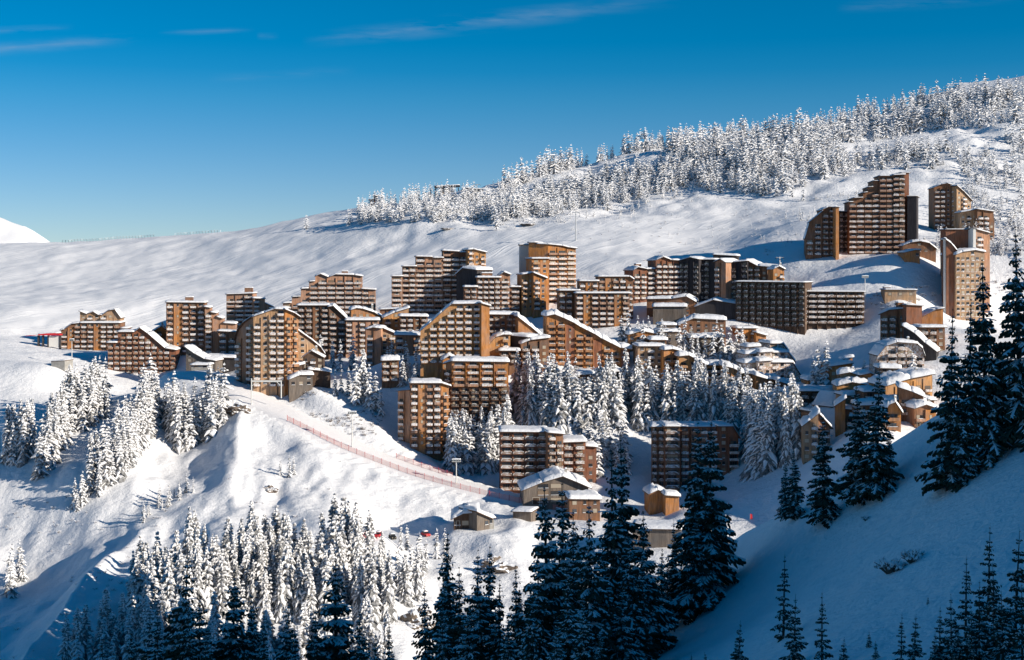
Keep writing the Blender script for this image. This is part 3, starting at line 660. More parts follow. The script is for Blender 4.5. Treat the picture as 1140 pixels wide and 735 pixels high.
# ---------- building kit ----------
def line(pxa,pxb,Y,rot):
    """facade line: seen between two photo columns, Y metres away at its middle, turned by rot degrees"""
    um=((pxa+pxb)/2-CX)/F; P=(um*Y,Y); c,s=math.cos(R(rot)),math.sin(R(rot))
    def at(px):
        u=(px-CX)/F; return (u*P[1]-P[0])/(c-u*s)      # distance along the line from its middle
    return P,(c,s),at
rb=random.Random(11)
def lumpy(b,x0,x1,y0,y1,z0,z1,th,mi=0,step=1.5,seed=0):
    """blanket of snow over a slanted strip from (x0,z0) to (x1,z1)"""
    L=math.hypot(x1-x0,z1-z0); n=max(3,int(L/step)+1); m=max(4,int((y1-y0)/step/1.6)+1)
    ts=[0,.12/max(L,.2)]+[(i/(n))  for i in range(1,n)]+[1-.12/max(L,.2),1]; ts=sorted(min(1,max(0,t)) for t in ts)
    ys=[0,.03]+[j/m for j in range(1,m)]+[.97,1]
    V=[]
    for i,t in enumerate(ts):
        for j,u in enumerate(ys):
            x=x0+(x1-x0)*t; y=y0+(y1-y0)*u; z=z0+(z1-z0)*t
            e=min(i,len(ts)-1-i,j,len(ys)-1-j)
            k=th*(.0 if e==0 else (.72 if e==1 else 1.))*(1+.45*(float(_h(int(i+seed*17),int(j+seed*5),3))-.5)) if e else -.05
            if e==0 : k=-.04
            ox=0; 
            V.append((x,y-(.12 if j==0 else 0),z+k))
    nb=len(ys); Fc=[]
    for i in range(len(ts)-1):
        for j in range(nb-1): Fc.append((i*nb+j,(i+1)*nb+j,(i+1)*nb+j+1,i*nb+j+1))
    b.add(V,Fc,mi)
ST=dict(
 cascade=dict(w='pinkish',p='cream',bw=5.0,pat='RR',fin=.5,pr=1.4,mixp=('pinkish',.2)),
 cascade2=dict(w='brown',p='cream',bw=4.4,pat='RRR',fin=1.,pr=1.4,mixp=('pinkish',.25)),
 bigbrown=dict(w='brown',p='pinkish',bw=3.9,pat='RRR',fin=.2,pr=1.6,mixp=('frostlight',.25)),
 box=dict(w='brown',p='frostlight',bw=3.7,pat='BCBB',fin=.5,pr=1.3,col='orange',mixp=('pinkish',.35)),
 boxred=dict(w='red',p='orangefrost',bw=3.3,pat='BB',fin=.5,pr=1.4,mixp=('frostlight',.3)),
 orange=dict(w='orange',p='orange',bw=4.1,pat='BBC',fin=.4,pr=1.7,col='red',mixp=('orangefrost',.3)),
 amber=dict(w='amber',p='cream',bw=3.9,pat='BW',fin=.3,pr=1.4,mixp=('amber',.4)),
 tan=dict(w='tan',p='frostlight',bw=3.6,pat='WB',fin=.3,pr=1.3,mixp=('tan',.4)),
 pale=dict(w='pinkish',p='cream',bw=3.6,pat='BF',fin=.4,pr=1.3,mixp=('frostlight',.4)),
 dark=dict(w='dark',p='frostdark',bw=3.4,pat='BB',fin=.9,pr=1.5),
 shadedark=dict(w='shadedark',p='frostdark',bw=3.2,pat='BBF',fin=.9,pr=1.2),  # dark wood standing in for shade on fronts turned from the sun
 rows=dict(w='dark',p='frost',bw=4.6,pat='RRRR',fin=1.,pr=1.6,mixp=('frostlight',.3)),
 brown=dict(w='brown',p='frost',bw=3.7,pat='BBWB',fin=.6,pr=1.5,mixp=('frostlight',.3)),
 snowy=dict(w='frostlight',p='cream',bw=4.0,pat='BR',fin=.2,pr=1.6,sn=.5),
 plain=dict(w='grey',p='frost',bw=3.6,pat='W',fin=0,pr=1.),
 house=dict(w='orange',p='frostlight',bw=3.3,pat='WB',fin=0,pr=1.1),
 blank=dict(w='red',p='frost',bw=60,pat='F',fin=0,pr=1.),
 blankorange=dict(w='orange',p='frost',bw=60,pat='F',fin=0,pr=1.),
 blankdark=dict(w='shadedark',p='frost',bw=60,pat='F',fin=0,pr=1.),
 grid=dict(w='brown',p='cream',bw=2.5,pat='S',fin=.0,pr=.3),
 white=dict(w='white',p='cream',bw=60,pat='F',fin=0,pr=1.),
 conc=dict(w='conc',p='cream',bw=5,pat='W',fin=0,pr=1.),
)
WMAT=dict(WOOD); WMAT['white']=M_white; WMAT['conc']=M_conc
_cache={}
def balcony_mb(w,pr,gap,sn,var):
    rv=random.Random(var*31+int(w*100)); b=MB(); h=.98
    x0,x1=gap,w-gap
    b.box(x0,x1,-pr,0.0,-.20,0,0)
    b.box(x0,x1,-pr,-pr+.1,.003,h,1)
    b.box(x0,x0+.08,-pr+.103,-.003,.003,h*.98,1); b.box(x1-.08,x1,-pr+.103,-.003,.003,h*.98,1)
    t=.10+sn*rv.uniform(.12,.42)
    if rv.random()<.35+sn: # cap of snow on the rail
        a=x0+rv.uniform(0,.25)*w; c=x1-rv.uniform(0,.25)*w
        b.prism([(a,h+.003),(c,h+.003),(c-.1,h+t),(a+.1,h+t*rv.uniform(.7,1.1))],-pr-.1,-pr+.28,2)
    return b
def window_mb(kind,w,h,var):
    rv=random.Random(var*13+7); b=MB(); f=.09; g=3 if var in(1,4) else 2
    if kind=='door':      # balcony window wall: frame, mullions, panes
        n=2 if w<2.6 else 3
        b.box(0,w,-.05,0,0,f,0); b.box(0,w,-.05,0,h-f,h,0)
        for k in range(n+1):
            x=k*(w-f)/n; b.box(x,x+f,-.048,0,f+.003,h-f-.003,0)
        for k in range(n):
            gg=3 if rv.random()<.13 else (1 if rv.random()<.15 else 2)
            b.box(k*(w-f)/n+f+.003,(k+1)*(w-f)/n-.003,-.03,-.004,f+.003,h-f-.003,gg)
    else:
        b.box(-.08,w+.08,-.07,0,-f,0,0); b.box(-.08,w+.08,-.07,0,h,h+f,0); b.box(-.08,0,-.068,0,.003,h-.003,0); b.box(w,w+.08,-.068,0,.003,h-.003,0)
        b.box(.003,w-.003,-.03,-.004,.003,h-.003,2 if var!=1 else 3)
        if var in(0,2): b.prism([(-.05,.003),(w+.05,.003),(w,.16),(.05,.12)],-.2,-.075,4)
    return b
WM=[M_frame,M_glassb,M_glass,M_curt,M_snow]
def cmesh2(key,fn,mats,name):
    if key not in _cache:
        mbx=fn(); _cache[key]=(mbx,mbx.mesh(name,mats))
    return _cache[key]
STAT=[0,0]; GAPS=[]
class Bld:
    def __init__(s,name,label,loc,cat='building',group=None):
        s.root=empty(name,loc,label=label,cat=cat,group=group); s.loc=Vector(loc); s.cells={'balcony':[],'window':[]}
    def flush(s):
        for nm,L in s.cells.items():
            for i,(mbx,me,M,mats) in enumerate(L):
                if i<99 or len(L)<=100:
                    o=bpy.data.objects.new(nm,me); COL.objects.link(o); o.parent=s.root; o.matrix_local=M; STAT[0]+=1
            if len(L)>100:
                big={};keys=[]
                b=MB(); mats_all=[]
                for mbx,me,M,mats in L[99:]:
                    off=None
                    for k,(o_,mm) in enumerate(mats_all):
                        if mm is mats: off=o_
                    if off is None:
                        off=sum(len(mm) for _,mm in mats_all); mats_all.append((off,mats))
                    b.merge(mbx,M,off)
                o=b.build(nm,[m for _,mm in mats_all for m in mm],s.root); o['kind']='stuff'
def volume(B,pxa,pxb,Y,rot,base,prof,depth,style,sides='',roof=True,th=.75,ov=.9,sub=None,facade=True,sh=2.8,zfree=None,chim=None,flatroof=None):
    st=dict(ST[style] if isinstance(style,str) else style)
    P,(c,s_),at=line(pxa,pxb,Y,rot)
    d0=at(pxa); O=(P[0]+c*d0,P[1]+s_*d0); z0=(HY-base)/F*Y
    Lx=at(pxb)-d0
    pr=[]
    for px,py in prof:
        d=at(px); yy=P[1]+s_*d; pr.append((d-d0,(HY-py)/F*yy-z0))
    pr[0]=(0,pr[0][1]); pr[-1]=(Lx,pr[-1][1])
    gg_=gz(P[0],P[1]-1.5)-z0; GAPS.append((round(gg_,1),B.root.name,B.root['label'][:50],pxa,pxb,base,Y))
    sub=max(8,3-gg_) if sub is None else sub
    M0=Matrix.Translation(Vector((O[0],O[1],z0))-B.loc)@Matrix.Rotation(R(rot),4,'Z')
    loc=M0.to_translation(); rz=R(rot)
    # walls
    wm=WMAT[st['w']]; cmn=WMAT[st.get('col','brown' if st['w']!='brown' else 'amber')]
    b=MB(); poly=[(0,-sub)]+[(Lx,-sub)]+[(x,z) for x,z in pr[::-1]]
    pp=[]
    for q in poly:
        if not pp or abs(q[0]-pp[-1][0])+abs(q[1]-pp[-1][1])>1e-4: pp.append(q)
    b.prism(pp,0,depth,0)
    def hmin(a,bb):
        xs=[a,bb]+[x for x,_ in pr if a<x<bb]; r=1e9
        for x in xs:
            for (xa,za),(xb,zb) in zip(pr,pr[1:]):
                if xa-1e-6<=x<=xb+1e-6:
                    if xb-xa<1e-3: 
                        if a+1e-3<x<bb-1e-3: r=min(r,za,zb)
                        continue
                    if (xb<=a+1e-3) or (xa>=bb-1e-3): continue
                    r=min(r,za+(zb-za)*(x-xa)/(xb-xa))
        return r if r<1e8 else 0
    H=max(z for _,z in pr)
    nf=max(1,int(round(H/sh))); sh=H/nf
    if facade and st['pat'][0]!='F' or len(st['pat'])>1:
        nb=max(1,int(round(Lx/st['bw']))); bw=Lx/nb
        for i in range(nb):
            ch=st['pat'][i%len(st['pat'])]; top=hmin(i*bw,(i+1)*bw)
            if ch=='C': b.box(i*bw+.1,(i+1)*bw-.1,-.25,-.003,-sub+.02,top-.4,1)   # column of contrasting cladding
            if st['fin'] and i>0:
                t2=min(hmin(max(0,(i-1)*bw),i*bw),top); b.box(i*bw-.11,i*bw+.11,-st['fin'],-.004,-sub+.03,t2-.25,0 if st['w']!='pinkish' else 1)
            for k in range(nf):
                z=k*sh
                if z+sh>top+.35: break
                v=rb.randrange(6); sn=st.get('sn',.25)
                if ch in'BR':
                    gap=.05*bw if ch=='R' else .12*bw
                    if ch=='R' and not st['fin']: gap=.01
                    pk=st['mixp'][0] if 'mixp' in st and rb.random()<st['mixp'][1] else st['p']
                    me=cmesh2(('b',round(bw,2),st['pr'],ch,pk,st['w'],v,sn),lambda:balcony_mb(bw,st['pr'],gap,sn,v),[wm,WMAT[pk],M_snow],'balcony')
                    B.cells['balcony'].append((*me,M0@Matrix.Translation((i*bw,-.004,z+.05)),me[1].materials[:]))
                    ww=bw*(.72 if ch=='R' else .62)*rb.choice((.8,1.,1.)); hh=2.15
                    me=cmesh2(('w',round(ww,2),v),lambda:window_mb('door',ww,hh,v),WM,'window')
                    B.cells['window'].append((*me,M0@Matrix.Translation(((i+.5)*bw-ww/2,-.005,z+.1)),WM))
                elif ch in'WSC':
                    if ch=='C' and rb.random()<.35: continue
                    ww,hh={'W':(1.5,1.35),'S':(1.5,1.3),'C':(.9,1.2)}[ch]
                    if v==3 and ch=='W': ww=1.0
                    if ch=='W' and st.get('wide'): ww=bw*.82; hh=1.5
                    me=cmesh2(('v',ww,hh,v%3),lambda:window_mb('win',ww,hh,v%3),WM,'window')
                    B.cells['window'].append((*me,M0@Matrix.Translation(((i+.5)*bw-ww/2,-.255 if ch=='C' else -.005,z+.95)),WM))
                    if ch=='S':
                        b.box((i+.5)*bw-1.1,(i+.5)*bw+1.1,-.16,-.004,z+.42,z+.80,2)
    for sd_ in sides:           # end walls with small windows
        side_top=(pr[0][1] if sd_=='l' else pr[-1][1]); nfs=int((side_top+.3)/sh)
        ns=max(1,int(depth/4.2))
        for i in range(ns):
            for k in range(nfs):
                if rb.random()<.12: continue
                v=rb.randrange(3); ww=1.2
                me=cmesh2(('v',ww,1.3,v),lambda:window_mb('win',ww,1.3,v),WM,'window')
                y=(i+.5)*depth/ns
                if sd_=='r': Ms=M0@Matrix.Translation((Lx+.005,y-ww/2,k*sh+.9))@Matrix.Rotation(R(90),4,'Z')
                else: Ms=M0@Matrix.Translation((-.005,y+ww/2,k*sh+.9))@Matrix.Rotation(R(-90),4,'Z')
                B.cells['window'].append((*me,Ms,WM))
    b.build('wall',[wm,cmn,WMAT[st['p']]],B.root,loc=loc,rz=rz)
    if roof:
        rbm=MB(); sb=MB(); n=len(pr)
        for i,((xa,za),(xb,zb)) in enumerate(zip(pr,pr[1:])):
            if xb-xa<.7: continue
            a=xa-(ov*.7 if i==0 else (.35 if za>pr[i-1][1]-.01 else .0)); bb=xb+(ov*.7 if i==n-2 else (.35 if i+2<n and zb>pr[i+2][1]-.01 else .0))
            k=(zb-za)/(xb-xa); z1=za+(a-xa)*k; z2=zb+(bb-xb)*k
            y0=-max(ov,st['pr']*.9 if st['fin'] else ov)
            rbm.prism([(a,z1+.004),(bb,z2+.004),(bb,z2+.34),(a,z1+.34)],y0,depth+.4,0)
            lumpy(sb,a+.04,bb-.04,y0+.05,depth+.35,z1+.345,z2+.345,th*rb.uniform(.85,1.15),seed=rb.randrange(99))
        if rbm.v:
            ro=rbm.build('roof',WMAT['dark'],B.root,loc=loc,rz=rz)
            sb.build('snow_cover',M_snow,ro,smooth=True)
    if chim:
        for (cx0,cx1,cy) in chim:
            a=at(cx0)-d0; e=at(cx1)-d0; zt=(HY-cy)/F*Y-z0; zb_=hmin(a,e)
            cb=MB(); cb.box(a,e,depth*.3,depth*.3+3,zb_-.2,zt,0); co=cb.build('roof_penthouse',WMAT['brown'],B.root,loc=loc,rz=rz)
            s2=MB(); lumpy(s2,a-.2,e+.2,depth*.3-.2,depth*.3+3.2,zt+.003,zt+.003,.5,step=.8); s2.build('snow_cover',M_snow,co,smooth=True)
    return M0,Lx,pr
def chimney(B,v):
    x,y,z=wp((v[0]*.35+v[1]*.65),v[4],v[2]+v[7-1]*.4); zt=max((HY-p[1])/F*v[2] for p in v[5])-B.loc.z
    o=Vector((x,y,0))-Vector((B.loc.x,B.loc.y,0)); b=MB(); b.box(o.x-.45,o.x+.45,o.y-.45,o.y+.45,zt-3,zt+1.7); b.box(o.x-.55,o.x+.55,o.y-.55,o.y+.55,zt+1.703,zt+1.85)
    c=b.build('chimney',M_conc,B.root); s=MB(); lumpy(s,o.x-.5,o.x+.5,o.y-.5,o.y+.5,zt+1.853,zt+1.853,.45,step=.4); s.build('snow_cover',M_snow,c,smooth=True)
def building(name,label,vols,cat='building',group=None):
    v0=vols[0]; x,y,z=wp((v0[0]+v0[1])/2,v0[4],v0[2])
    B=Bld(name,label,(x,y,z),cat,group)
    for v in vols:
        kw=v[8] if len(v)>8 else {}
        volume(B,*v[:8],**kw)
    if cat in('house','lodge','barn','hotel','hall','shed','garage'):
        if cat in('house','lodge','barn','hotel'): chimney(B,v0)
        P_,(c_,s_),at_=line(v0[0],v0[1],v0[2],v0[3]); d_=at_(v0[0])*.62; z_=(HY-v0[4])/F*v0[2]; ww_,hh_=(2.4,2.3) if cat in('garage','barn','hall') else (1.0,2.1)
        db=MB(); db.box(-ww_/2-.12,-ww_/2,-.09,0,0,hh_+.12,1); db.box(ww_/2,ww_/2+.12,-.09,0,0,hh_+.12,1); db.box(-ww_/2+.003,ww_/2-.003,-.088,0,hh_+.003,hh_+.12,1); db.box(-ww_/2+.003,ww_/2-.003,-.05,-.004,0,hh_-.003,0)
        db.build('door',[WOOD['dark'],M_framew],B.root,loc=Vector((P_[0]+c_*d_+s_*.01,P_[1]+s_*d_-c_*.01,z_+.3))-B.loc,rz=R(v0[3]))
    B.flush(); return B
AB='apartment_building'; nr=dict(roof=False)
building(AB,'ochre wooden block at the far left with two small gabled roof houses on top',[
 (68,141,790,6,392,[(68,368),(72,367),(80,361),(89,360),(134,360),(134,366),(141,366)],16,'box',dict(sides='r',chim=None)),
 (89,134,796,6,361,[(89,347),(97,350),(104,347.5),(110,351),(114,351),(121,346),(128,345),(134,353)],12,'tan',dict(sub=1,th=.5))])
building(AB,'reddish brown block with a long snowy roof slanting right, before the ochre block',[
 (120,196,720,4,417,[(120,382),(131,382),(131,370),(150,370),(156,365.5),(164,371),(184,388),(196,390)],15,'boxred',dict(sides='r'))])
building('chalet','small gabled timber house peeping out just right of the reddish block',[
 (167,188,745,10,384,[(167,371),(180,363.5),(188,370)],12,'house')],cat='house')
building(AB,'brown apartment block with flat top, small penthouse and stepped snowy right slope',[
 (185,228,735,8,392,[(185,337),(228,337.5)],17,'box',dict(chim=[(205,214,331)])),
 (228,262,733,8,393,[(228,342),(234,343),(234,348),(241,349),(241,353),(248,355),(248,360),(262,361)],16,'pale',dict(sides='r')),
 (243,263,722,8,394,[(243,369),(263,370)],10,'brown')])
building(AB,'slim pinkish tan tower with snow-capped rooftop box, on the slope behind the curved block',[
 (252,282,850,3,372,[(252,328),(282,327)],16,'cascade',dict(chim=[(271,280,320.5)])),
 (282,304,848,18,372,[(282,332.5),(295,333),(295,338),(304,342)],14,'pale',dict(sides='r'))])
building(AB,'tall block at the start of the snow road with arched roof and orange right end',[
 (263,282,612,-42,430,[(263,376),(266,368),(272,360),(282,353)],12,'pale'),
 (282,317,600,4,430,[(282,353),(294,349),(306,344.5),(317,345)],17,dict(ST['pale'],w='tan',pat='BWB',bw=3.6)),
 (317,332,602,38,422,[(317,345.5),(326,349),(332,353)],13,'orange',dict(sides='r')),
 (332,360,622,30,408,[(332,369),(345,378),(356,387),(360,393)],11,'tan',dict(th=.9))])
building(AB,'large terraced block stepping up from the left, leftmost of the big ones on the slope',[
 (315,403,820,5,376,[(315,338),(325,337.5),(325,331),(335,330.5),(335,322),(344,321.5),(344,314),(351,313.5),(351,308),(357,305.5),(366,309),(374,306),(394,306.5),(403,308)],16,'cascade',dict(chim=[(380,387,302)],sides='r')),
 (403,418,822,5,376,[(403,322),(418,323)],15,'cascade',dict(sides='r'))])
building(AB,'dark brown block with snowfield roof sloping right, in front of the leftmost terraced block',[
 (331,366,690,6,391,[(331,340.5),(366,340.5)],17,'brown'),
 (366,385,690,6,392,[(366,342),(371,341),(385,354)],17,'brown',dict(th=1.1)),
 (385,422,688,6,392,[(385,357),(422,357)],15,'pale',dict(th=.9))])
building('chalet','orange house under an arched snow roof, right of the broad snowfield roof',[
 (391,427,715,10,372,[(391,345.5),(397,343.5),(403,344),(416,348),(427,354)],14,'house',dict(th=1.1,sides='r'))],cat='house')
building('chalet','amber house with a rising curved snow roof below the rosy terraced block',[
 (427,455,705,8,372,[(427,354),(440,348),(455,343.5)],13,'amber',dict(th=1.)),
 (445,476,690,6,375,[(445,352.5),(476,353)],12,'brown',dict(th=1.2)),
 (423,446,722,6,358,[(423,345),(446,344)],12,'brown',dict(th=.6))],cat='house')
building(AB,'tall rosy terraced block of stepped towers with pale balcony rows',[
 (436,448,753,5,352,[(436,308),(448,308)],15,'cascade'),(448,463,755,5,352,[(448,297),(463,297)],16,'cascade2'),
 (463,493,757,5,352,[(463,286),(481,286.5),(481,287.5),(493,287.5)],17,'cascade'),
 (493,521,759,5,352,[(493,279.5),(511,280.5),(511,281.5),(521,281.5)],17,'cascade2'),
 (521,541,755,14,352,[(521,278.5),(527,278),(541,281.5)],14,'amber',dict(sides='r'))])
building(AB,'brown block with slanted white roof at the right foot of the rosy terraced block',[
 (508,531,746,-34,352,[(508,306),(516,299),(531,301)],14,'blankdark',dict(th=1.4)),
 (531,557,736,5,350,[(531,309.5),(557,309.5)],16,dict(ST['dark'],w='brown',p='frostlight',bw=3.4),dict(chim=[(537,549,304)])),
 (557,568,737,5,350,[(557,306),(561,303.5),(568,306)],14,'pale'),(568,579,738,5,350,[(568,320),(579,320)],13,'brown'),
 (517,531,734,5,350,[(517,320),(531,320)],10,'brown')])
building(AB,'bright orange tower with a white end wall, tallest block at the centre of the slope',[
 (578,588.5,770,0,345,[(578,273),(588.5,273)],14,'white'),
 (588.5,610,762,-14,345,[(588.5,270.5),(597,270.5),(597,272),(610,272.5)],16,'blankorange',dict(th=.6)),
 (610,641,764,20,345,[(610,272.5),(625,274),(633,276),(641,277)],16,dict(ST['cascade'],w='orange',bw=6),dict(sides='r')),
 (592,611,748,14,345,[(592,288.5),(611,288.5)],12,dict(ST['amber'],w='orange')),
 (581,594,738,12,345,[(581,306),(594,304.5)],12,dict(ST['amber'],w='amber')),
 (594,608,736,18,345,[(594,304.5),(608,310)],11,dict(ST['amber'],w='orange'))])
building(AB,'long low flat-roofed brown block with small snowed balconies, behind the long orange block',[
 (622,645,702,2,364,[(622,324),(645,324)],14,'brown'),(645,666,704,2,364,[(645,313.5),(666,313.5)],15,'box'),
 (666,705,706,2,366,[(666,308.5),(701,308.5),(705,311)],15,'box',dict(sides='r')),
 (641,701,694,2,368,[(641,327),(701,327)],9,dict(ST['box'],p='cream'),dict(th=.6))])
building(AB,'lit rust brown twin-peaked block with round-ended balconies, left end of the dark block row',[
 (705,720,742,14,333,[(705,301),(710,298),(720,300)],15,dict(ST['boxred'],p='frostlight'),dict(chim=[(711,717,294)])),
 (720,730,744,6,333,[(720,300),(730,300)],14,dict(ST['box'],p='cream')),
 (730,756,744,10,333,[(730,290),(738,286.5),(747,290),(756,290.5)],16,dict(ST['boxred'],p='cream'))])
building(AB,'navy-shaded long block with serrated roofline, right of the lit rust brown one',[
 (756,778,742,-30,333,[(756,291),(769,287),(778,289)],16,'shadedark'),
 (778,796,742,-22,333,[(778,289.5),(796,289.5)],16,'shadedark'),
 (794,821,748,-14,333,[(794,284),(821,285.5)],12,'shadedark',dict(th=1.)),
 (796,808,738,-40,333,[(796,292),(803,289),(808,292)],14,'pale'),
 (808,832,740,-24,334,[(808,293),(832,291)],15,'shadedark'),
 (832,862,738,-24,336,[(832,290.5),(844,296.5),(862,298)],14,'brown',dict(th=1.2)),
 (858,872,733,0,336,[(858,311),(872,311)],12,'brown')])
building('chalet','small ochre cabin with a round-topped snow roof at the right end of the navy block',[
 (861,873,722,8,322,[(861,300),(867,297),(873,300)],9,'house',dict(th=1.))],cat='house')
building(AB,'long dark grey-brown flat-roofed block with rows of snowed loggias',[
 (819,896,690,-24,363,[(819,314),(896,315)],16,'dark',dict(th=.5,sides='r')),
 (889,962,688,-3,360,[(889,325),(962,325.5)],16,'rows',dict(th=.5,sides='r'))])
building('sports_hall','low dark hall with a wavy white roof edge below the lit rust block',[
 (720,774,705,-10,352,[(720,333.5),(748,333),(764,330.5),(774,336)],22,dict(ST['plain'],w='brown',bw=8),dict(th=1.1)),
 (727,764,690,-6,362,[(727,342),(764,342)],14,dict(ST['blank'],w='grey'),dict(th=1.4))],cat='hall')
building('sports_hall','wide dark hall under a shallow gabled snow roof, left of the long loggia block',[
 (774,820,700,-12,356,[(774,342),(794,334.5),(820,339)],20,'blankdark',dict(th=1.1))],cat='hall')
building('low_pavilion','snow-buried low pavilion with stacked flat roofs in front of the two dark halls',[
 (733,757,655,4,382,[(733,370),(757,370)],12,'plain',dict(th=1.5)),(736,752,665,4,372,[(736,362.5),(752,362.5)],12,'plain',dict(th=1.4))],cat='building')
building('low_pavilion','broad low building under a tent-like snow roof in front of the gabled dark hall',[
 (756,808,672,-4,372,[(756,362),(772,355),(808,357)],16,dict(ST['plain'],w='brown'),dict(th=1.6))],cat='building')
building('chalet','small orange-brown flat-roofed house with boxy right wing below the long loggia block',[
 (820,842,678,4,386,[(820,366),(842,366)],12,dict(ST['box'],w='orange'),dict(th=1.)),(842,853,674,10,388,[(842,371),(853,374)],10,dict(ST['box'],w='orange'),dict(th=1.1))],cat='house')
building(AB,'huge brown stepped block in the upper right with a windowless dark slab at its right',[
 (945,979,770,-5,282,[(945,225.5),(950,225.5),(950,221),(961,220.5),(961,215),(966,214.5),(966,209),(972,208.5),(972,202),(979,202)],17,'bigbrown',dict(th=.4)),
 (979,994,768,-5,282,[(979,196.5),(994,196.5)],17,'bigbrown',dict(th=.5)),
 (994,1007,767,-5,282,[(994,195.5),(1007,195)],17,dict(ST['bigbrown'],bw=3.4,w='dark'),dict(th=.6)),
 (1003,1012,772,0,282,[(1003,193),(1012,193)],16,'blank',dict(th=.4)),
 (1010,1020.5,766,-20,282,[(1010,219),(1020.5,219)],14,'blankdark',dict(th=.3))])
building(AB,'brown curved-top block left of the huge stepped one, joined to it by a dark recess',[
 (897,915,768,-8,284,[(897,262),(899,255),(901,247.5),(908,242),(915,236)],14,'brown',dict(th=.4)),
 (915,930.5,768,-2,284,[(915,234),(922,231),(930.5,230.5)],15,'brown',dict(th=.6)),
 (930.5,934,760,0,284,[(930.5,231),(934,231)],10,'blankorange',dict(th=.4)),
 (934,945,778,0,282,[(934,236),(945,236)],10,'shadedark',dict(th=.4))])
building(AB,'brown block with a steep white roof and skylights behind the tan tower',[
 (1040,1065,850,-6,268,[(1040,209),(1047,206),(1054,204.5),(1065,208)],18,'brown',dict(th=.5)),
 (1065,1081,848,25,268,[(1065,208),(1072,214),(1081,223.5)],16,'tan',dict(th=1.2)),
 (1069,1088,835,-4,272,[(1069,237),(1088,233.5)],14,'tan',dict(th=.8)),
 (1088,1107,832,8,272,[(1088,233.5),(1106,236),(1107,246)],15,'brown',dict(th=.8,sides='r'))])
building(AB,'tall tan-gridded tower at the right with windowless rust wall and white corner strip',[
 (1051,1053.5,701,0,354,[(1051,266),(1053.5,266)],1.2,'white',dict(th=.4,ov=.2)),
 (1053.5,1064,700,-4,354,[(1053.5,268),(1058,271),(1064,278)],9,dict(ST['blank'],w='red'),dict(th=1.)),
 (1064,1096,700,10,354,[(1064,284),(1071,281),(1085,279),(1096,281)],15,dict(ST['grid'],w='tan'),dict(th=1.4)),
 (1053,1084,718,-4,354,[(1053,256),(1084,256)],12,'blank',dict(th=.4)),
 (1083.5,1086.5,710,0,354,[(1083.5,254),(1086.5,254)],10,'white',dict(th=.2)),
 (1086.5,1102,712,14,354,[(1086.5,256),(1101,260),(1102,266)],13,'pale',dict(sides='r'))])
building('chalet','low house with a wide dark arched roof at the foot of the windowless dark slab',[
 (1005,1042,745,-8,282,[(1005,274),(1014,270.5),(1024,269),(1034,271),(1042,277)],14,dict(ST['plain'],w='brown'),dict(th=1.)),
 (1007,1024,730,6,287,[(1007,281.5),(1018,279),(1024,279)],9,'house',dict(th=.8))],cat='house')
building('low_pavilion','flat tan one-storey hut on the snow ridge between the bowl and the tan tower',[
 (985,1020,692,-6,331,[(985,323),(1020,323.5)],12,dict(ST['conc'],w='tan'),dict(th=.5,chim=[(985,993,320)]))],cat='building')
building(AB,'dark block with stacked awning roofs and a tall rust tower beside the blue bowl',[
 (980,1009,612,-24,385,[(980,350),(991,345.5),(1009,344)],14,'brown',dict(th=.8)),
 (1009,1026.5,606,6,392,[(1009,340),(1026.5,341)],12,'blank',dict(th=.4,chim=[(1003,1010,337)])),
 (1026.5,1050,612,-4,392,[(1026.5,353),(1042,345),(1050,344)],14,'blankorange',dict(th=.5)),
 (1024,1052,590,0,402,[(1024,365),(1052,365)],13,'brown',dict(th=1.)),
 (1006,1042,578,-24,405,[(1006,364),(1018,371),(1030,382),(1042,391)],9,'blankdark',dict(th=1.2))])
building('hotel','snow-plastered mansard house with rows of white dormers, below the rust tower',[
 (977,1029,560,-2,420,[(977,396),(985,386),(998,381.5),(1020,383),(1026,388),(1029,396)],15,dict(ST['snowy'],w='frostlight'),dict(th=1.1,ov=.4)),
 (979,1002,545,-2,424,[(979,410.5),(1002,411)],8,'plain',dict(th=1.4))],cat='hotel')
building('chalet','angular orange house with two slanted snow roofs right of the snowy terraces',[
 (924,948,575,10,428,[(924,408.5),(941,405)],11,'house',dict(th=1.3,sides='r')),
 (940,949,585,0,424,[(940,401),(949,398.5)],8,'blankorange',dict(th=1.))],cat='house')
building('chalet','low tan houses with joined snowy roofs behind the tall crest spruces',[
 (933,958,552,-12,438,[(933,417.5),(946,415),(958,419)],11,'tan',dict(th=1.3)),(957,976,550,10,440,[(957,418),(968,416),(976,420)],11,'amber',dict(th=1.3))],cat='house')
building('lodge','wide lodge under two huge criss-crossing slanted snow roofs at the right',[
 (986,1038,520,8,446,[(986,430),(1012,422),(1038,417)],16,'amber',dict(th=1.9)),
 (1001,1028,502,-12,462,[(1001,432),(1014,436),(1028,442)],12,'brown',dict(th=1.6)),
 (985,1040,508,4,474,[(985,446),(1040,446)],10,'box',dict(th=1.2))],cat='lodge')
building('chalet','round-topped snow-domed house with orange walls at the edge of the crest',[
 (984,1003,488,-4,478,[(984,459),(989,451),(996,448),(1003,458)],10,'orange',dict(th=1.4))],cat='house')
building(AB,'dark flat-roofed block with a glassy green front just right of the snowy terraces',[
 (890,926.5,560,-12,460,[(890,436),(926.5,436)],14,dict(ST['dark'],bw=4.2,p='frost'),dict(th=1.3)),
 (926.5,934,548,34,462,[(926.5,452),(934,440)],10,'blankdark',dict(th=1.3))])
building(AB,'narrow gabled block with snow-filled roof below the glassy dark one',[
 (894,911,510,-8,522,[(894,474),(902,468),(911,461)],14,'tan',dict(th=1.6)),
 (911,924,512,20,522,[(911,462),(924,476)],12,'brown',dict(th=1.2))])
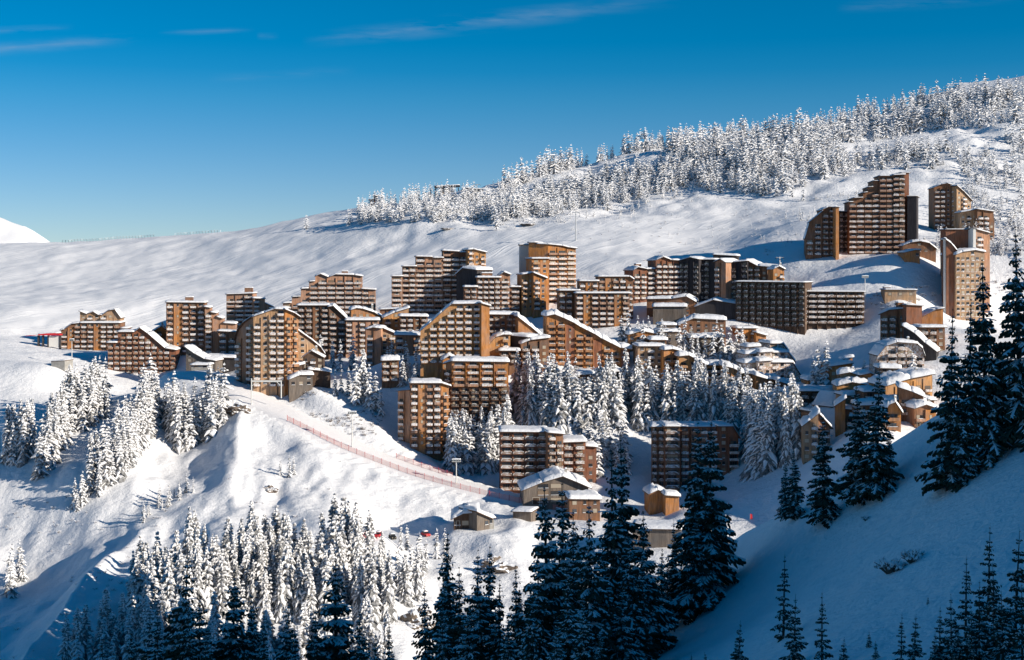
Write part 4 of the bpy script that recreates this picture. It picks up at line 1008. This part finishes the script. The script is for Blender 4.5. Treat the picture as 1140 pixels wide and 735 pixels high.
building(AB,'thin tall orange wing rising between the crest spruces at the right',[
 (930,941,520,-12,506,[(930,452),(941,445)],12,'blankorange',dict(th=1.)),(941,962,522,8,506,[(941,456),(962,458)],10,'box',dict(th=1.4)),
 (940,961,536,6,470,[(940,441),(961,441)],10,'tan',dict(th=1.4))])
SN=dict(ST['snowy'],w='frostlight',bw=3.6,pat='BW',pr=1.1)
building(AB,'white snow-smothered terraced pyramid building left of the blue bowl',[
 (828,843,622,6,426,[(828,405),(843,404)],12,SN,dict(th=1.5,ov=.7)),(829,844,630,6,420,[(829,395),(844,394)],12,SN,dict(th=1.5,ov=.7)),(831,846,638,6,412,[(831,387),(846,386)],10,SN,dict(th=1.5,ov=.7)),
 (844,858,620,10,426,[(844,403),(858,402)],12,SN,dict(th=1.5,ov=.7)),(845,859,628,10,420,[(845,393),(859,392)],12,SN,dict(th=1.5,ov=.7)),
 (858,892,624,14,430,[(858,404),(882,404),(892,420)],12,SN,dict(th=1.5,ov=.7,sides='r')),(858,884,631,14,424,[(858,393),(877,393),(884,402)],12,SN,dict(th=1.5,ov=.7,sides='r')),(857,877,639,14,414,[(857,383),(871,383),(877,391)],11,SN,dict(th=1.5,ov=.7,sides='r'))])
building(AB,'long orange block whose thick snow roof waves down to the right',[
 (609,701,640,6,412,[(609,352),(617,350.5),(626,354),(638,359.5),(646,364.5),(653,368),(661,372),(669,377),(680,382.5),(690,387.5),(701,389)],14,'orange',dict(th=2.0,ov=1.6,sides='r'))])
building(AB,'amber central mansard block with a slanted left roof and orange right edge',[
 (468,536,610,2,404,[(468,369),(480,359),(492,348),(503,339),(536,338.5)],15,dict(ST['pale'],w='amber',bw=4.0,pat='BB',col='orange'),dict(th=.9)),
 (536,545,608,24,404,[(536,338.5),(545,341)],12,'blankorange',dict(th=.8,sides='r'))])
building(AB,'brown block with overhanging snow roofs right of the central mansard block',[
 (543,577,640,4,396,[(543,350.5),(577,351)],14,dict(ST['brown'],bw=3.),dict(th=1.2)),
 (577,608,635,14,398,[(577,354),(590,364),(608,379)],22,'blankorange',dict(th=2.))])
building('chalet','house with curved snow roof and navy shaded wall below the brown tufted block',[
 (539,568,622,6,402,[(539,394),(545,383),(551,376),(560,373),(568,373)],12,'amber',dict(th=1.)),
 (568,588,624,-36,402,[(568,374),(588,376)],10,'blankdark',dict(th=.9)),(556,578,616,2,404,[(556,391),(578,391)],8,'brown',dict(th=1.1))],cat='house')
building('chalet','brown house under an upswept snow roof left of the long orange block',[
 (580,611,622,10,412,[(580,383),(590,379),(611,376.5)],12,'brown',dict(th=1.3))],cat='house')
building('chalet','brown flat-roofed house with four snowed balconies left of the central mansard block',[
 (440,470,640,4,396,[(440,373.5),(470,374)],12,'pale',dict(th=1.2))],cat='house')
building(AB,'narrow block showing one column of white balconies, left of the brown flat-roofed house',[
 (408,424,652,-4,412,[(408,367),(416,365),(424,366)],13,dict(ST['pale'],bw=4.),dict(th=.9)),(424,441,658,12,398,[(424,365),(441,372)],12,'tan',dict(th=1.))])
building('chalet','tiny square tower house with a thick cap of snow above the shaded piste',[
 (425,444,610,4,424,[(425,402),(444,401.5)],9,dict(ST['brown'],bw=4.4),dict(th=2.2))],cat='house')
building(AB,'flat-roofed block with wide lit loggias on top, behind the slim ten-storey block',[
 (496,503,588,-30,500,[(496,405),(503,403)],12,'brown',dict(th=.8)),
 (503,566,584,3,430,[(503,402.5),(566,403.5)],15,dict(ST['box'],w='orange',bw=6.4,p='frostlight',pat='BBB',fin=1.2),dict(th=1.2,sub=0)),
 (501,567,584.6,3,502,[(501,431),(567,431)],14,dict(ST['dark'],bw=4.4,w='brown'),nr),  # lower storeys in darker woods, painting in the shade they lie in
 (493,508,606,10,420,[(493,401),(500,396.5),(508,400)],9,'house',dict(th=1.2))])
building(AB,'slim ten-storey block beside the shaded piste with columns of white balconies',[
 (443,458,578,-14,505,[(443,435.5),(458,434.5)],14,dict(ST['pale'],bw=3.6),dict(th=.4)),
 (457,491,573,6,505,[(457,427),(491,427)],15,dict(ST['box'],bw=3.3,pat='BCB'),dict(th=.8)),
 (491,499.5,575,34,505,[(491,427.5),(499.5,430)],12,'orange',dict(th=.7))])
building(AB,'flat-roofed brown block beside the lower road with glazed top floor',[
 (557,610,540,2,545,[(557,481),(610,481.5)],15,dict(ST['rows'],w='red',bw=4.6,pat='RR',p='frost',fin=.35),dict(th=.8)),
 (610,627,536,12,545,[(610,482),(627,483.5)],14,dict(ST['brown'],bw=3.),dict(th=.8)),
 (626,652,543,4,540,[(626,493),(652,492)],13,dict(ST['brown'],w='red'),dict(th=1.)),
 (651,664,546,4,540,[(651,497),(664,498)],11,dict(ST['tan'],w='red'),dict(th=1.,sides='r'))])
building(AB,'brick-red block with greenish bay windows behind the largest dark twin spruces',[
 (725,740,548,-6,543,[(725,475.5),(740,475.5)],14,dict(ST['brown'],bw=3.2),dict(th=.6)),
 (740,757,544,2,543,[(740,475),(757,475)],14,dict(ST['rows'],w='brown',bw=4.,pat='RB',p='frost'),dict(th=.7)),
 (757,800,548,2,543,[(757,475.5),(800,475.5)],14,dict(ST['boxred'],w='red',bw=3.8),dict(th=.7)),
 (800,822,546,10,543,[(800,475),(815,475),(822,486)],13,dict(ST['rows'],w='red',bw=4.,pat='WR',p='cream'),dict(th=.8,sides='r'))])
building('barn','large grey timber barn with a wide low-pitched snow gable beside the lower road',[
 (583,655,505,4,562,[(583,545.5),(604,537),(626,530.5),(640,536),(655,542.5)],18,dict(ST['plain'],w='grey',bw=5,pat='FWW',wide=1),dict(th=1.1,ov=1.6)),
 (634,668,488,6,574,[(634,556),(668,556.5)],12,dict(ST['plain'],w='brown'),dict(th=1.3))],cat='barn')
building('chalet','flat timber chalet with a snow-piled hipped roof on the shelf below the road',[
 (505,531,470,2,588,[(505,577),(516,572),(531,571)],12,dict(ST['plain'],w='dark',bw=2.6,pat='WW',wide=1),dict(th=1.8,ov=1.5)),
 (531,545,468,38,588,[(531,571),(545,577)],9,dict(ST['plain'],w='grey',pat='FW',bw=3),dict(th=1.8,ov=1.2)),
 (541,550,470,10,586,[(541,576.5),(550,577)],5,'conc',dict(th=.5))],cat='house')
building('kiosk_hut','row of little orange shop huts half buried in snow beside the bay-window block',[
 (723,741,505,8,558,[(723,550),(732,546),(741,549)],8,'house',dict(th=1.3)),(741,756,500,6,560,[(741,552),(756,553)],8,'blankorange',dict(th=1.3))],cat='hut')
building('parking_garage','low grey garage building with ribbed fascia lines behind the central spruces',[
 (704,758,442,-10,606,[(704,589),(758,590)],12,dict(ST['plain'],w='conc' if 0 else 'grey',bw=30,pat='F'),dict(th=.9))],cat='garage')
building('shed','small grey slatted shed in shade beside the road below the barn',[
 (571,591,478,-16,594,[(571,570),(591,570.5)],8,dict(ST['plain'],w='grey',pat='F',bw=30),dict(th=.6))],cat='shed')
building(AB,'ochre curving apartment row with a thick rolling snow roof that steps down to the right',[
 (710,739,635,4,426,[(710,386),(739,386)],13,dict(ST['tan'],w='tan'),dict(th=1.)),
 (739,757,632,14,426,[(739,390),(748,389),(757,391)],13,dict(ST['cascade'],w='orange',p='orangefrost'),dict(th=1.3)),
 (756,776,628,8,422,[(756,397),(766,396),(776,401)],12,dict(ST['amber'],w='amber'),dict(th=1.8,ov=1.4)),
 (776,806,626,4,422,[(776,402),(788,407),(806,407.5)],12,dict(ST['cascade'],w='amber',bw=4.5),dict(th=1.8,ov=1.4)),
 (805,842,615,-2,436,[(805,408),(815,410),(828,416),(842,418)],12,'amber',dict(th=1.9,ov=1.4)),
 (842,866,605,2,450,[(842,419),(854,422.5),(866,423)],12,'orange',dict(th=1.9,ov=1.4)),
 (866,886,600,6,452,[(866,425),(876,428),(886,430)],12,dict(ST['brown'],w='red'),dict(th=1.8,ov=1.4))])
building('chalet','small gabled orange cabin among white spruces below the ochre curving row',[
 (716,740,600,10,446,[(716,430),(727,423),(740,430)],10,'house',dict(th=1.2,ov=1.2))],cat='house')
building('chalet','tall ochre house with a drooping gable snow roof right of the village-centre spruces',[
 (834,862,570,8,478,[(834,441),(843,439),(853,444),(862,452)],12,dict(ST['house'],w='tan'),dict(th=1.5,sides='r'))],cat='house')
building('chalet','little hut with black gable and pillow of snow below the long orange block',[
 (620,643,600,2,432,[(620,426),(632,418.5),(643,425)],10,dict(ST['plain'],w='dark',pat='F',bw=30),dict(th=1.6,ov=1.)),],cat='house')
building('low_pavilion','low snow-roofed terrace building right under the balconies of the long orange block',[
 (643,690,612,4,426,[(643,418),(662,417),(690,414)],10,dict(ST['plain'],w='dark'),dict(th=1.6))],cat='building')
building('chalet','peaked cabin roof poking out of the white spruces in the middle of the wooded bank',[
 (583,603,616,6,426,[(583,412),(597,404),(603,409)],9,dict(ST['house'],w='brown'),dict(th=1.2))],cat='house')
building('shed','snowed-in sheds with upturned roofs right of the tall arched block',[
 (308,338,602,20,428,[(308,416),(322,410),(338,406)],9,dict(ST['plain'],w='dark',pat='F',bw=30),dict(th=1.2)),
 (322,348,596,14,431,[(322,423),(334,418),(348,418)],8,dict(ST['plain'],w='grey'),dict(th=1.4)),
 (344,368,604,8,424,[(344,412),(356,413),(368,415)],9,dict(ST['plain'],w='dark',pat='F',bw=30),dict(th=1.2))],cat='shed')
building('chalet','dark brown gabled hut against the orange wing, above the snowed-in sheds',[
 (337,360,604,4,412,[(337,398),(347,391),(360,398)],9,dict(ST['house'],w='dark'),dict(th=.4))],cat='house')
building('low_pavilion','sweeping low shed with concave snow roof between reddish block and tall arched block',[
 (207,240,690,-8,405,[(207,387),(217,394),(228,400),(240,402)],10,dict(ST['plain'],w='grey'),dict(th=1.)),
 (213,233,668,0,412,[(213,407),(233,407)],8,'conc',dict(th=.8)),
 (228,262,700,0,408,[(228,398),(262,399)],14,'blankdark',dict(th=1.))],cat='building')
building('cistern','squat grey concrete tank half sunk in the snow at the left plateau',[
 (57,72,655,-10,409,[(57,403),(72,402)],8,dict(ST['conc'],pat='F',bw=30),dict(th=.25,ov=.1,sub=3))],cat='tank')
building('chalet','brown house with two stepped flat snow roofs left of the lodge',[
 (962,986,525,4,468,[(962,437),(986,436)],11,'box',dict(th=1.5)),(956,984,512,2,476,[(956,452),(984,451)],9,'brown',dict(th=1.7))],cat='house')
building('chalet','low wide house with bulging snow roof right of the glassy dark block',[
 (932,966,545,-4,452,[(932,430),(948,426),(966,429)],11,'amber',dict(th=1.7))],cat='house')
building('chalet','ochre house with a broad snow roof just above the glassy dark block',[
 (900,932,585,4,440,[(900,424),(916,420),(932,424)],11,'house',dict(th=1.7))],cat='house')
building('chalet','small brown balconied house at the far right edge of the shaded crest',[
 (1018,1042,495,6,478,[(1018,455),(1030,451),(1042,455)],10,'box',dict(th=1.6))],cat='house')
building('chalet','flat-topped house buried in snow between the tent-roofed pavilion and the ochre curving row',[
 (768,806,655,2,392,[(768,377),(806,376)],11,'plain',dict(th=1.6))],cat='house')
building('chalet','two-level house with thick snow roofs behind the left end of the ochre curving row',[
 (700,730,655,4,386,[(700,373),(715,369),(730,372)],11,'house',dict(th=1.6)),(724,742,648,4,392,[(724,379),(742,379)],9,'brown',dict(th=1.4))],cat='house')
print('cells',STAT)

GAPS.sort()
for q in GAPS[:26]: print('low',q)
for q in GAPS[-12:]: print('high',q)
# ---------- lamps, lift gear, fences, vehicles, rocks, shrubs ----------
def mast(px,tip,base,label,ymin=0,head=3.4,group='floodlight masts along the pistes'):
    h=hit(px,base,ymin); H=(base-tip)*h[1]/F
    t=empty('floodlight_mast',h,label=label,cat='lamp mast',group=group)
    b=MB(); b.tube((0,0,-.6),(0,0,H-.5),.26,.16,8); b.build('pole',M_pole,t)
    b=MB(); b.box(-head/2,head/2,-.12,.12,H-.7,H-.5); b.box(-head/2,head/2,-.12,.12,H+.1,H+.3); b.box(-.1,.1,-.1,.1,H-.49,H+.09); b.build('crossbar',M_pole,t)
    for k in range(4):
        x=-head/2+.4+k*(head-.8)/3
        b=MB(); b.prism([(x-.38,H-.75),(x+.38,H-.75),(x+.34,H+.2),(x-.34,H+.2)],-.55,-.13,0); b.box(x-.28,x+.28,-.58,-.553,H-.55,H,1); b.build('lamp',[M_pole,M_glassb],t)
    b=MB(); lumpy(b,-head/2-.05,head/2+.05,-.3,.3,H+.303,H+.303,.25,step=.6); b.build('snow_cover',M_snow,t,smooth=True)
mast(392,459,500,'tall white floodlight mast standing at the middle of the road safety net',ymin=520)
mast(508,512,542,'white floodlight mast on the road before the brown block with glazed top floor',ymin=500)
mast(963,308,345,'floodlight mast at the right end of the long grey-brown loggia block',ymin=640)
mast(80,378,409,'pale mast in front of the ochre block at the far left',head=2.4)
def pylon(px,tip,base,label,ymin=0,w=4.6):
    h=hit(px,base,ymin); H=(base-tip)*h[1]/F
    t=empty('lift_pylon',h,label=label,cat='lift pylon',group='chairlift pylons on the slope'); b=MB(); b.tube((0,0,-1),(0,0,H),.42,.28,8); b.build('pole',M_metal,t)
    b=MB(); b.box(-w/2,w/2,-.2,.2,H-.6,H-.2); b.build('crossarm',M_metal,t)
    for s in(-1,1):
        b=MB(); b.box(s*w/2-.16,s*w/2+.16,-1.7,1.7,H-1.,H-.61); b.build('roller_battery',M_dkmetal,t)
pylon(641,236,268,'tall chairlift pylon on open snow above the bright orange tower')
pylon(531,205,223,'short chairlift pylon beside the ridge lift station',w=5.5)
pylon(868,286,297,'small lift pylon behind the ochre cabin at the end of the navy block',w=4)
# portal frame at the head of the road
h=hit(280,451); s_=h[1]/F; t=empty('lift_portal',h,label='pale goalpost-like steel portal frame at the foot of the tall arched block',cat='portal frame')
for x,z0,z1 in((0,-.5,30*s_),(33*s_,3,27*s_)):
    b=MB(); b.tube((x,0,z0),(x,0,z1),.28,.24,8); b.build('post',M_pole,t)
b=MB(); b.box(-.2,33*s_+.3,-.2,.2,26*s_,26*s_+.7); b.build('beam',M_pole,t)
for x,d in((0,1),(33*s_,-1)):
    b=MB(); b.tube((x,0,21*s_),(x+d*1.8,0,26*s_),.14,.14,6); b.build('brace',M_pole,t)
# red safety net beside the road
NP=[]
off=-6.6
for i in range(len(RC)): NP.append(Vector(RC[i]+NR[i]*off))
def resample(P,st):
    out=[P[0]]; acc=0
    for a,b in zip(P,P[1:]):
        L=(b-a).length; d=st-acc
        while d<=L: out.append(a.lerp(b,d/L)); d+=st
        acc=(acc+L)%st
    return out
def net(P,label,hgt,name='safety_net',step=4.,m=M_net,pm=M_red):
    Q=resample(P,step); O=Q[0].copy(); t=empty(name,O,label=label,cat='net fence')
    for q in Q[:99]:
        b=MB(); p=q-O; b.tube(p+Vector((0,0,-.5)),p+Vector((0,0,hgt+.35)),.09,.09,6); b.build('post',pm,t)
    b=MB(); W2=resample(P,.5)
    for a,c in zip(Q,Q[1:]):
        a=a-O;c=c-O
        for k in range(6):
            z=.12+k*(hgt-.15)/5; sg=-.12*math.sin(k)*0
            b.add([a+Vector((0,0,z)),c+Vector((0,0,z)),c+Vector((0,0,z+.085)),a+Vector((0,0,z+.085))],[(0,1,2,3)])
    for q in W2:
        a=q-O; d=Vector((.045,0,0)); b.add([a-d+Vector((0,.01,.1)),a+d+Vector((0,.01,.1)),a+d+Vector((0,.01,hgt)),a-d+Vector((0,.01,hgt))],[(0,1,2,3)])
    b.build('netting',m,t)
sel=[p for p in NP if (p.x/p.y*F+CX)>318 and (p.x/p.y*F+CX)<640]
net(sel,'long red safety net on posts following the near edge of the snow road',1.9)
far=[Vector(RC[i]+NR[i]*7.0) for i in range(len(RC)) if 425<RC[i][0]/RC[i][1]*F+CX<500]
net([Vector((p.x,p.y,max(p.z,gz(p.x,p.y)))) for p in far],'short red safety net on the far side of the road below the slim ten-storey block',1.8)
# picket snow fence on the ridge
pts_=[]
for px in np.arange(58,292,1.1):
    i=int(round(((px-CX)/F-GU[0])/(GU[1]-GU[0]))); c=PYG[:,i].copy(); c[GYv>1500]=1e9; c[GYv<900]=1e9; j=int(np.argmin(c)); pts_.append((GU[i]*GYv[j],GYv[j],ZZ[j,i]))
M_fw=mat('frosted_timber',(.82,.82,.84),.9)
def picket(sub_,label):
    O=sub_[0]; t=empty('snow_fence',O,label=label,cat='snow fence',group=None); b=MB()
    rr=random.Random(3)
    for p in sub_:
        x,y,z=p[0]-O[0],p[1]-O[1],p[2]-O[2]; h=2.1*rr.uniform(.8,1.1); b.box(x-.13,x+.13,y-.1,y+.1,z-1.,z+h)
    b.build('pickets',M_fw,t)
    b=MB()
    for p,q in zip(sub_,sub_[1:]):
        for zz in(1.,1.9):
            a=Vector(p)-Vector(O)+Vector((0,-.12,zz)); c=Vector(q)-Vector(O)+Vector((0,-.12,zz)); b.tube(a,c,.07,.07,4)
    b.build('rail',M_fw,t)
picket(pts_[10:105],'line of frosted picket snow fence along the left ridge crest')
picket(pts_[125:170],'shorter frosted picket fence higher on the left ridge crest')
# ridge buildings
def at_ground(px,py,ymin=0): return hit(px,py,ymin)
h=hit(498,214,1000); s_=h[1]/F; t=empty('lift_station',h,label='flat-roofed chairlift station on stilts on the wooded ridge',cat='lift station')
b=MB(); b.prism([(-14*s_,6.5*s_),(14*s_,8*s_),(14*s_,9.6*s_),(-14*s_,8.2*s_)],-5,9); b.build('roof',M_dkmetal,t)
b=MB(); b.box(-8*s_,7*s_,-2,6,-3,6.4*s_); b.build('wall',WOOD['grey'],t)
b=MB(); b.box(-7*s_,6*s_,-2.1,-2.01,2*s_,4.5*s_); b.build('window',M_glass,t)
for x in(-13*s_,12*s_): b=MB(); b.box(x,x+.8,-4,-3.2,-3,6.4*s_); b.build('pillar',M_dkmetal,t)
b=MB(); lumpy(b,-14*s_,14*s_,-5,9,8.25*s_,9.65*s_,.7,step=3); b.build('snow_cover',M_snow,t,smooth=True)
h=hit(525,217,1000); s_=h[1]/F; t=empty('lift_terminal',h,label='dark round-nosed chairlift terminal beside the short pylon on the ridge',cat='lift terminal')
b=MB(); b.prism([(-12*s_,4*s_),(10*s_,3.4*s_),(14*s_,5*s_),(10*s_,6.6*s_),(-10*s_,7*s_)],-2.5,2.5); b.build('housing',M_dkmetal,t)
for x in(-7*s_,3*s_): b=MB(); b.box(x,x+1.2,-1,1,-3,3.9*s_); b.build('pillar',M_dkmetal,t)
b=MB(); lumpy(b,-10*s_,10*s_,-2.4,2.4,7.02*s_,6.62*s_,.6,step=2); b.build('snow_cover',M_snow,t,smooth=True)
h=hit(417,230,1000); s_=h[1]/F; t=empty('lookout_cabin',h,label='small dark cabin with stepped roof poking above the left ridge trees',cat='cabin')
b=MB(); b.box(-5*s_,5*s_,-3,3,-3,7*s_); b.build('wall',WOOD['brown'],t)
b=MB(); b.box(-6*s_,6*s_,-4,4,7*s_+.004,8*s_); b.box(0,3.5*s_,-2,2,8*s_+.003,12.5*s_); b.build('roof',M_dkmetal,t)
b=MB(); b.box(-3.5*s_,-.5*s_,-3.08,-3.003,2.5*s_,5*s_); b.box(.7*s_,3.5*s_,-3.08,-3.003,2.5*s_,5*s_); b.build('window',M_glass,t)
# red lift terminal at the far left
h=hit(50,386,640); s_=h[1]/F; t=empty('lift_terminal',h,label='red chairlift terminal canopy on dark pillars beside the ochre block',cat='lift terminal')
b=MB(); b.prism([(-6*s_,13*s_),(18*s_,12.8*s_),(18*s_,14.*s_),(13*s_,15.5*s_),(4*s_,15.2*s_),(-6*s_,14.2*s_)],-2.6,2.6); b.build('canopy',M_red,t)
for x in(-7,-2,4,17): b=MB(); b.box((x-.6)*s_,(x+.6)*s_,-1.2,1.2,-2,12.55*s_); b.build('pillar',M_dkmetal,t)
b=MB(); b.box(5*s_,16.2*s_,-1.,1.,0,12*s_); b.build('wall',M_white,t)
for y in(-2.2,2.2): b=MB(); b.tube((-20*s_,y,12.2*s_),(-9*s_,y,13*s_),.14,.14,6); b.build('rail',M_red,t)
b=MB(); lumpy(b,-6*s_,17*s_,-2.3,2.3,14.3*s_,15.5*s_,.6,step=1.5); b.build('snow_cover',M_snow,t,smooth=True)
h=hit(67,384,640); s_=h[1]/F; t=empty('lift_garage',(h[0],h[1]+12,h[2]),label='dark garage with a tilted slate roof right behind the red terminal canopy',cat='garage')
b=MB(); b.prism([(-5*s_,-2),(6*s_,-2),(6*s_,15*s_),(-5*s_,9*s_)],0,9); b.build('wall',WOOD['grey'],t)
b=MB(); b.prism([(-8*s_,13*s_),(4*s_,20*s_),(6*s_,17.5*s_),(-5*s_,11.*s_)],-1,10); b.build('roof',M_dkmetal,t)
# cars by the chalet
def car(px,py,paint,label,rz):
    h=hit(px,py,440); t=empty('parked_car',(h[0],h[1],h[2]+.02),rz,label=label,cat='car',group=None)
    b=MB(); b.prism([(-2.05,.35),(2.05,.35),(2.1,.75),(1.95,.98),(.95,1.05),(-1.7,1.08),(-2.08,.9)],-.85,.85); b.build('body',paint,t)
    b=MB(); b.prism([(-1.75,1.083),(.95,1.053),(.35,1.55),(-1.45,1.58)],-.74,.74); b.build('cabin',M_glass,t)
    b=MB(); b.prism([(-1.5,1.583),(.4,1.553),(.35,1.62),(-1.45,1.65)],-.76,.76); b.build('roof',paint,t)
    for x in(-1.3,1.3):
        for y in(-.8,.8): b=MB(); b.tube((x,y-.1,.32),(x,y+.1,.32),.32,.32,14); w_=b.build('wheel',M_rubber,t)
    for y in(-.6,.6): b=MB(); b.box(2.04,2.13,y-.18,y+.18,.62,.8); b.build('headlight',M_curt,t)
    b=MB(); lumpy(b,-1.45,.35,-.7,.7,1.655,1.625,.3,step=.4); b.build('snow_cover',M_snow,t,smooth=True)
car(407,599,M_red,'red car with snow on its roof, leftmost beside the open snow bank',R(-80))
car(421,598,M_red,'red car parked between another red car and a dark one',R(-100))
car(437,600,M_rubber,'black car parked right of the two red ones',R(-70))
car(474,597,M_red,'red car parked alone nearer the low chalet',R(-60))
# rocks
def rock(px,py,w_,hh,label,ymin=0,snow=.34,fn=hit):
    h=hit(px,py,ymin); rr=random.Random(int(px*7+py)); import bmesh
    bm=bmesh.new(); bmesh.ops.create_icosphere(bm,subdivisions=4,radius=1)
    for v in bm.verts:
        p=v.co; n=1+.45*(float(vn(np.array([p.x*1.7+px]),np.array([p.y*1.7+p.z*2.1]),5)[0])-.5)*2+.22*(float(vn(np.array([p.x*5+px]),np.array([p.z*5+p.y*3]),6)[0])-.5)*2
        v.co=Vector((p.x*w_*n,p.y*w_*.7*n,p.z*hh*n))
    bm.normal_update(); me=bpy.data.meshes.new('rock'); 
    for f in bm.faces: f.material_index=1 if f.normal.z>snow+rr.uniform(-.03,.03) else 0
    bm.to_mesh(me); bm.free(); me.materials.append(M_rock); me.materials.append(M_snow)
    tag(link('rock',me,None,(h[0],h[1],h[2]-.1*hh),rr.uniform(-.5,.5)),label,'rock','rocks showing through the snow')
for px,py,w_,hh,lb in((556,634,5.,3.4,'dark snow-capped rock on the mound behind the full-crowned dark spruce'),(546,626,3.2,2.2,'smaller rock just left of the larger one on the mound'),
 (462,698,4.6,3.2,'dark rock outcrop at the foot of the snow mound near the bottom'),(470,684,3.,2.,'rock on the mound above the bottom outcrop'),(264,458,5.2,2.8,'dark rock face just under the start of the snow road'),
 (500,255,6.,.8,'thin rock band under the middle of the ridge forest'),(590,250,6,.9,'thin rock band at the right end below the ridge forest'),
 (811,150,12,6,'dark rock under the trees on the hill skyline'),(300,545,2.6,1.6,'small rock on the open slope below the road')):
    rock(px,py,w_,hh,lb)
# bare shrubs, one mesh per kind
def shrubmesh(seed,n,r,hh,snowy):
    rr=random.Random(seed); b=MB()
    for k in range(n):
        a=rr.random()*6.28; l=rr.uniform(.4,1); e=Vector((math.cos(a)*r*l*.8,math.sin(a)*r*l*.8,hh*rr.uniform(.4,1)*(1-.4*l)+.1)); s0=Vector((math.cos(a)*.1,math.sin(a)*.1,-.1))
        m=s0.lerp(e,.55)+Vector((0,0,.15*hh)); b.tube(s0,m,.035,.025,4); b.tube(m,e,.025,.01,4)
        for j in range(3):
            f=m.lerp(e,rr.random()); g=f+Vector((rr.uniform(-.3,.3),rr.uniform(-.3,.3),rr.uniform(.05,.4)))*r*.4; b.tube(f,g,.016,.008,3)
            if rr.random()<snowy: b.tube(f+Vector((0,0,.03)),g+Vector((0,0,.04)),.07,.05,4,1)
    return b
SHB=[shrubmesh(i,46,1.1,.75,.4).mesh('bare_shrub',[M_twig,M_snow]) for i in range(2)]
for k,(px,py,s_,lb) in enumerate(((992,637,1.7,'sprawling bare shrub in the middle of the shaded slope'),(1016,626,1.5,'smaller bare shrub right of the sprawling one on the shaded slope'),(965,580,.8,'tiny twiggy shrub near the crest spruces'),(985,520,.9,'twigs sticking out of the snow beside the crest pair'))):
    h=fhit(px,py)
    if h: tag(link('bare_shrub',SHB[k%2],None,(h[0],h[1],h[2]-.15),k,s_),lb,'shrub')
SS=[shrubmesh(20+i,12,1.6,1.3,.8) for i in range(4)]
SD=[shrubmesh(30+i,16,1.6,1.5,.3) for i in range(4)]
und=MB(); rs=random.Random(9); hot=[]
def brush(n,xa,xb,ya,yb,s0,s1,thr=.0,ymin=0,K=SS):
    for _ in range(n):
        px=rs.uniform(xa,xb); py=rs.uniform(ya,yb); h=hit(px,py,ymin)
        if not h: continue
        if float(vn(np.array([h[0]/14]),np.array([h[1]/14]),77)[0])<thr: continue
        if min((h[0]-p[0])**2+(h[1]-p[1])**2 for p in RC[::3])<100: continue
        M=Matrix.Translation((h[0],h[1],h[2]-.25))@Matrix.Rotation(rs.random()*6,4,'Z')@Matrix.Scale(rs.uniform(s0,s1),4); und.merge(rs.choice(K),M)
brush(300,335,425,436,486,.5,1.2,.42,0,SD)
brush(110,250,420,505,590,.4,.9,.5); brush(120,60,330,540,690,.4,1.,.5); brush(90,0,200,560,735,.5,1.1,.4); brush(60,440,560,545,590,.3,.6,.5)
brush(120,1060,1140,235,330,.6,1.4,.3); brush(110,620,900,225,300,.6,1.2,.5); brush(60,970,1045,318,345,.8,1.6,.2)
tag(und.build('undergrowth',[M_twig,M_snow]),'frosted twiggy undergrowth sticking out of the snow on the steep banks','undergrowth',None,'stuff')
# red feather banner and low mat in the sunlit gap
h=hit(835,580,430); s_=h[1]/F; t=empty('banner',h,label='red feather banner standing in the sunlit gap left of the crest spruces',cat='banner')
b=MB(); b.tube((0,0,-.3),(0,0,8*s_),.05,.04,6); b.build('pole',M_pole,t)
b=MB(); b.prism([(.05,.5),(.9,.5),(.75,7.*s_),(.05,8*s_)],-.02,.02); b.build('flag',M_red,t)
# short labels: at most 16 words
for o in list(SC.objects):
    l=o.get('label')
    if l and len(l.replace('-',' ').split())>16 and len(l.split())>16: print('LONG',len(l.split()),l)
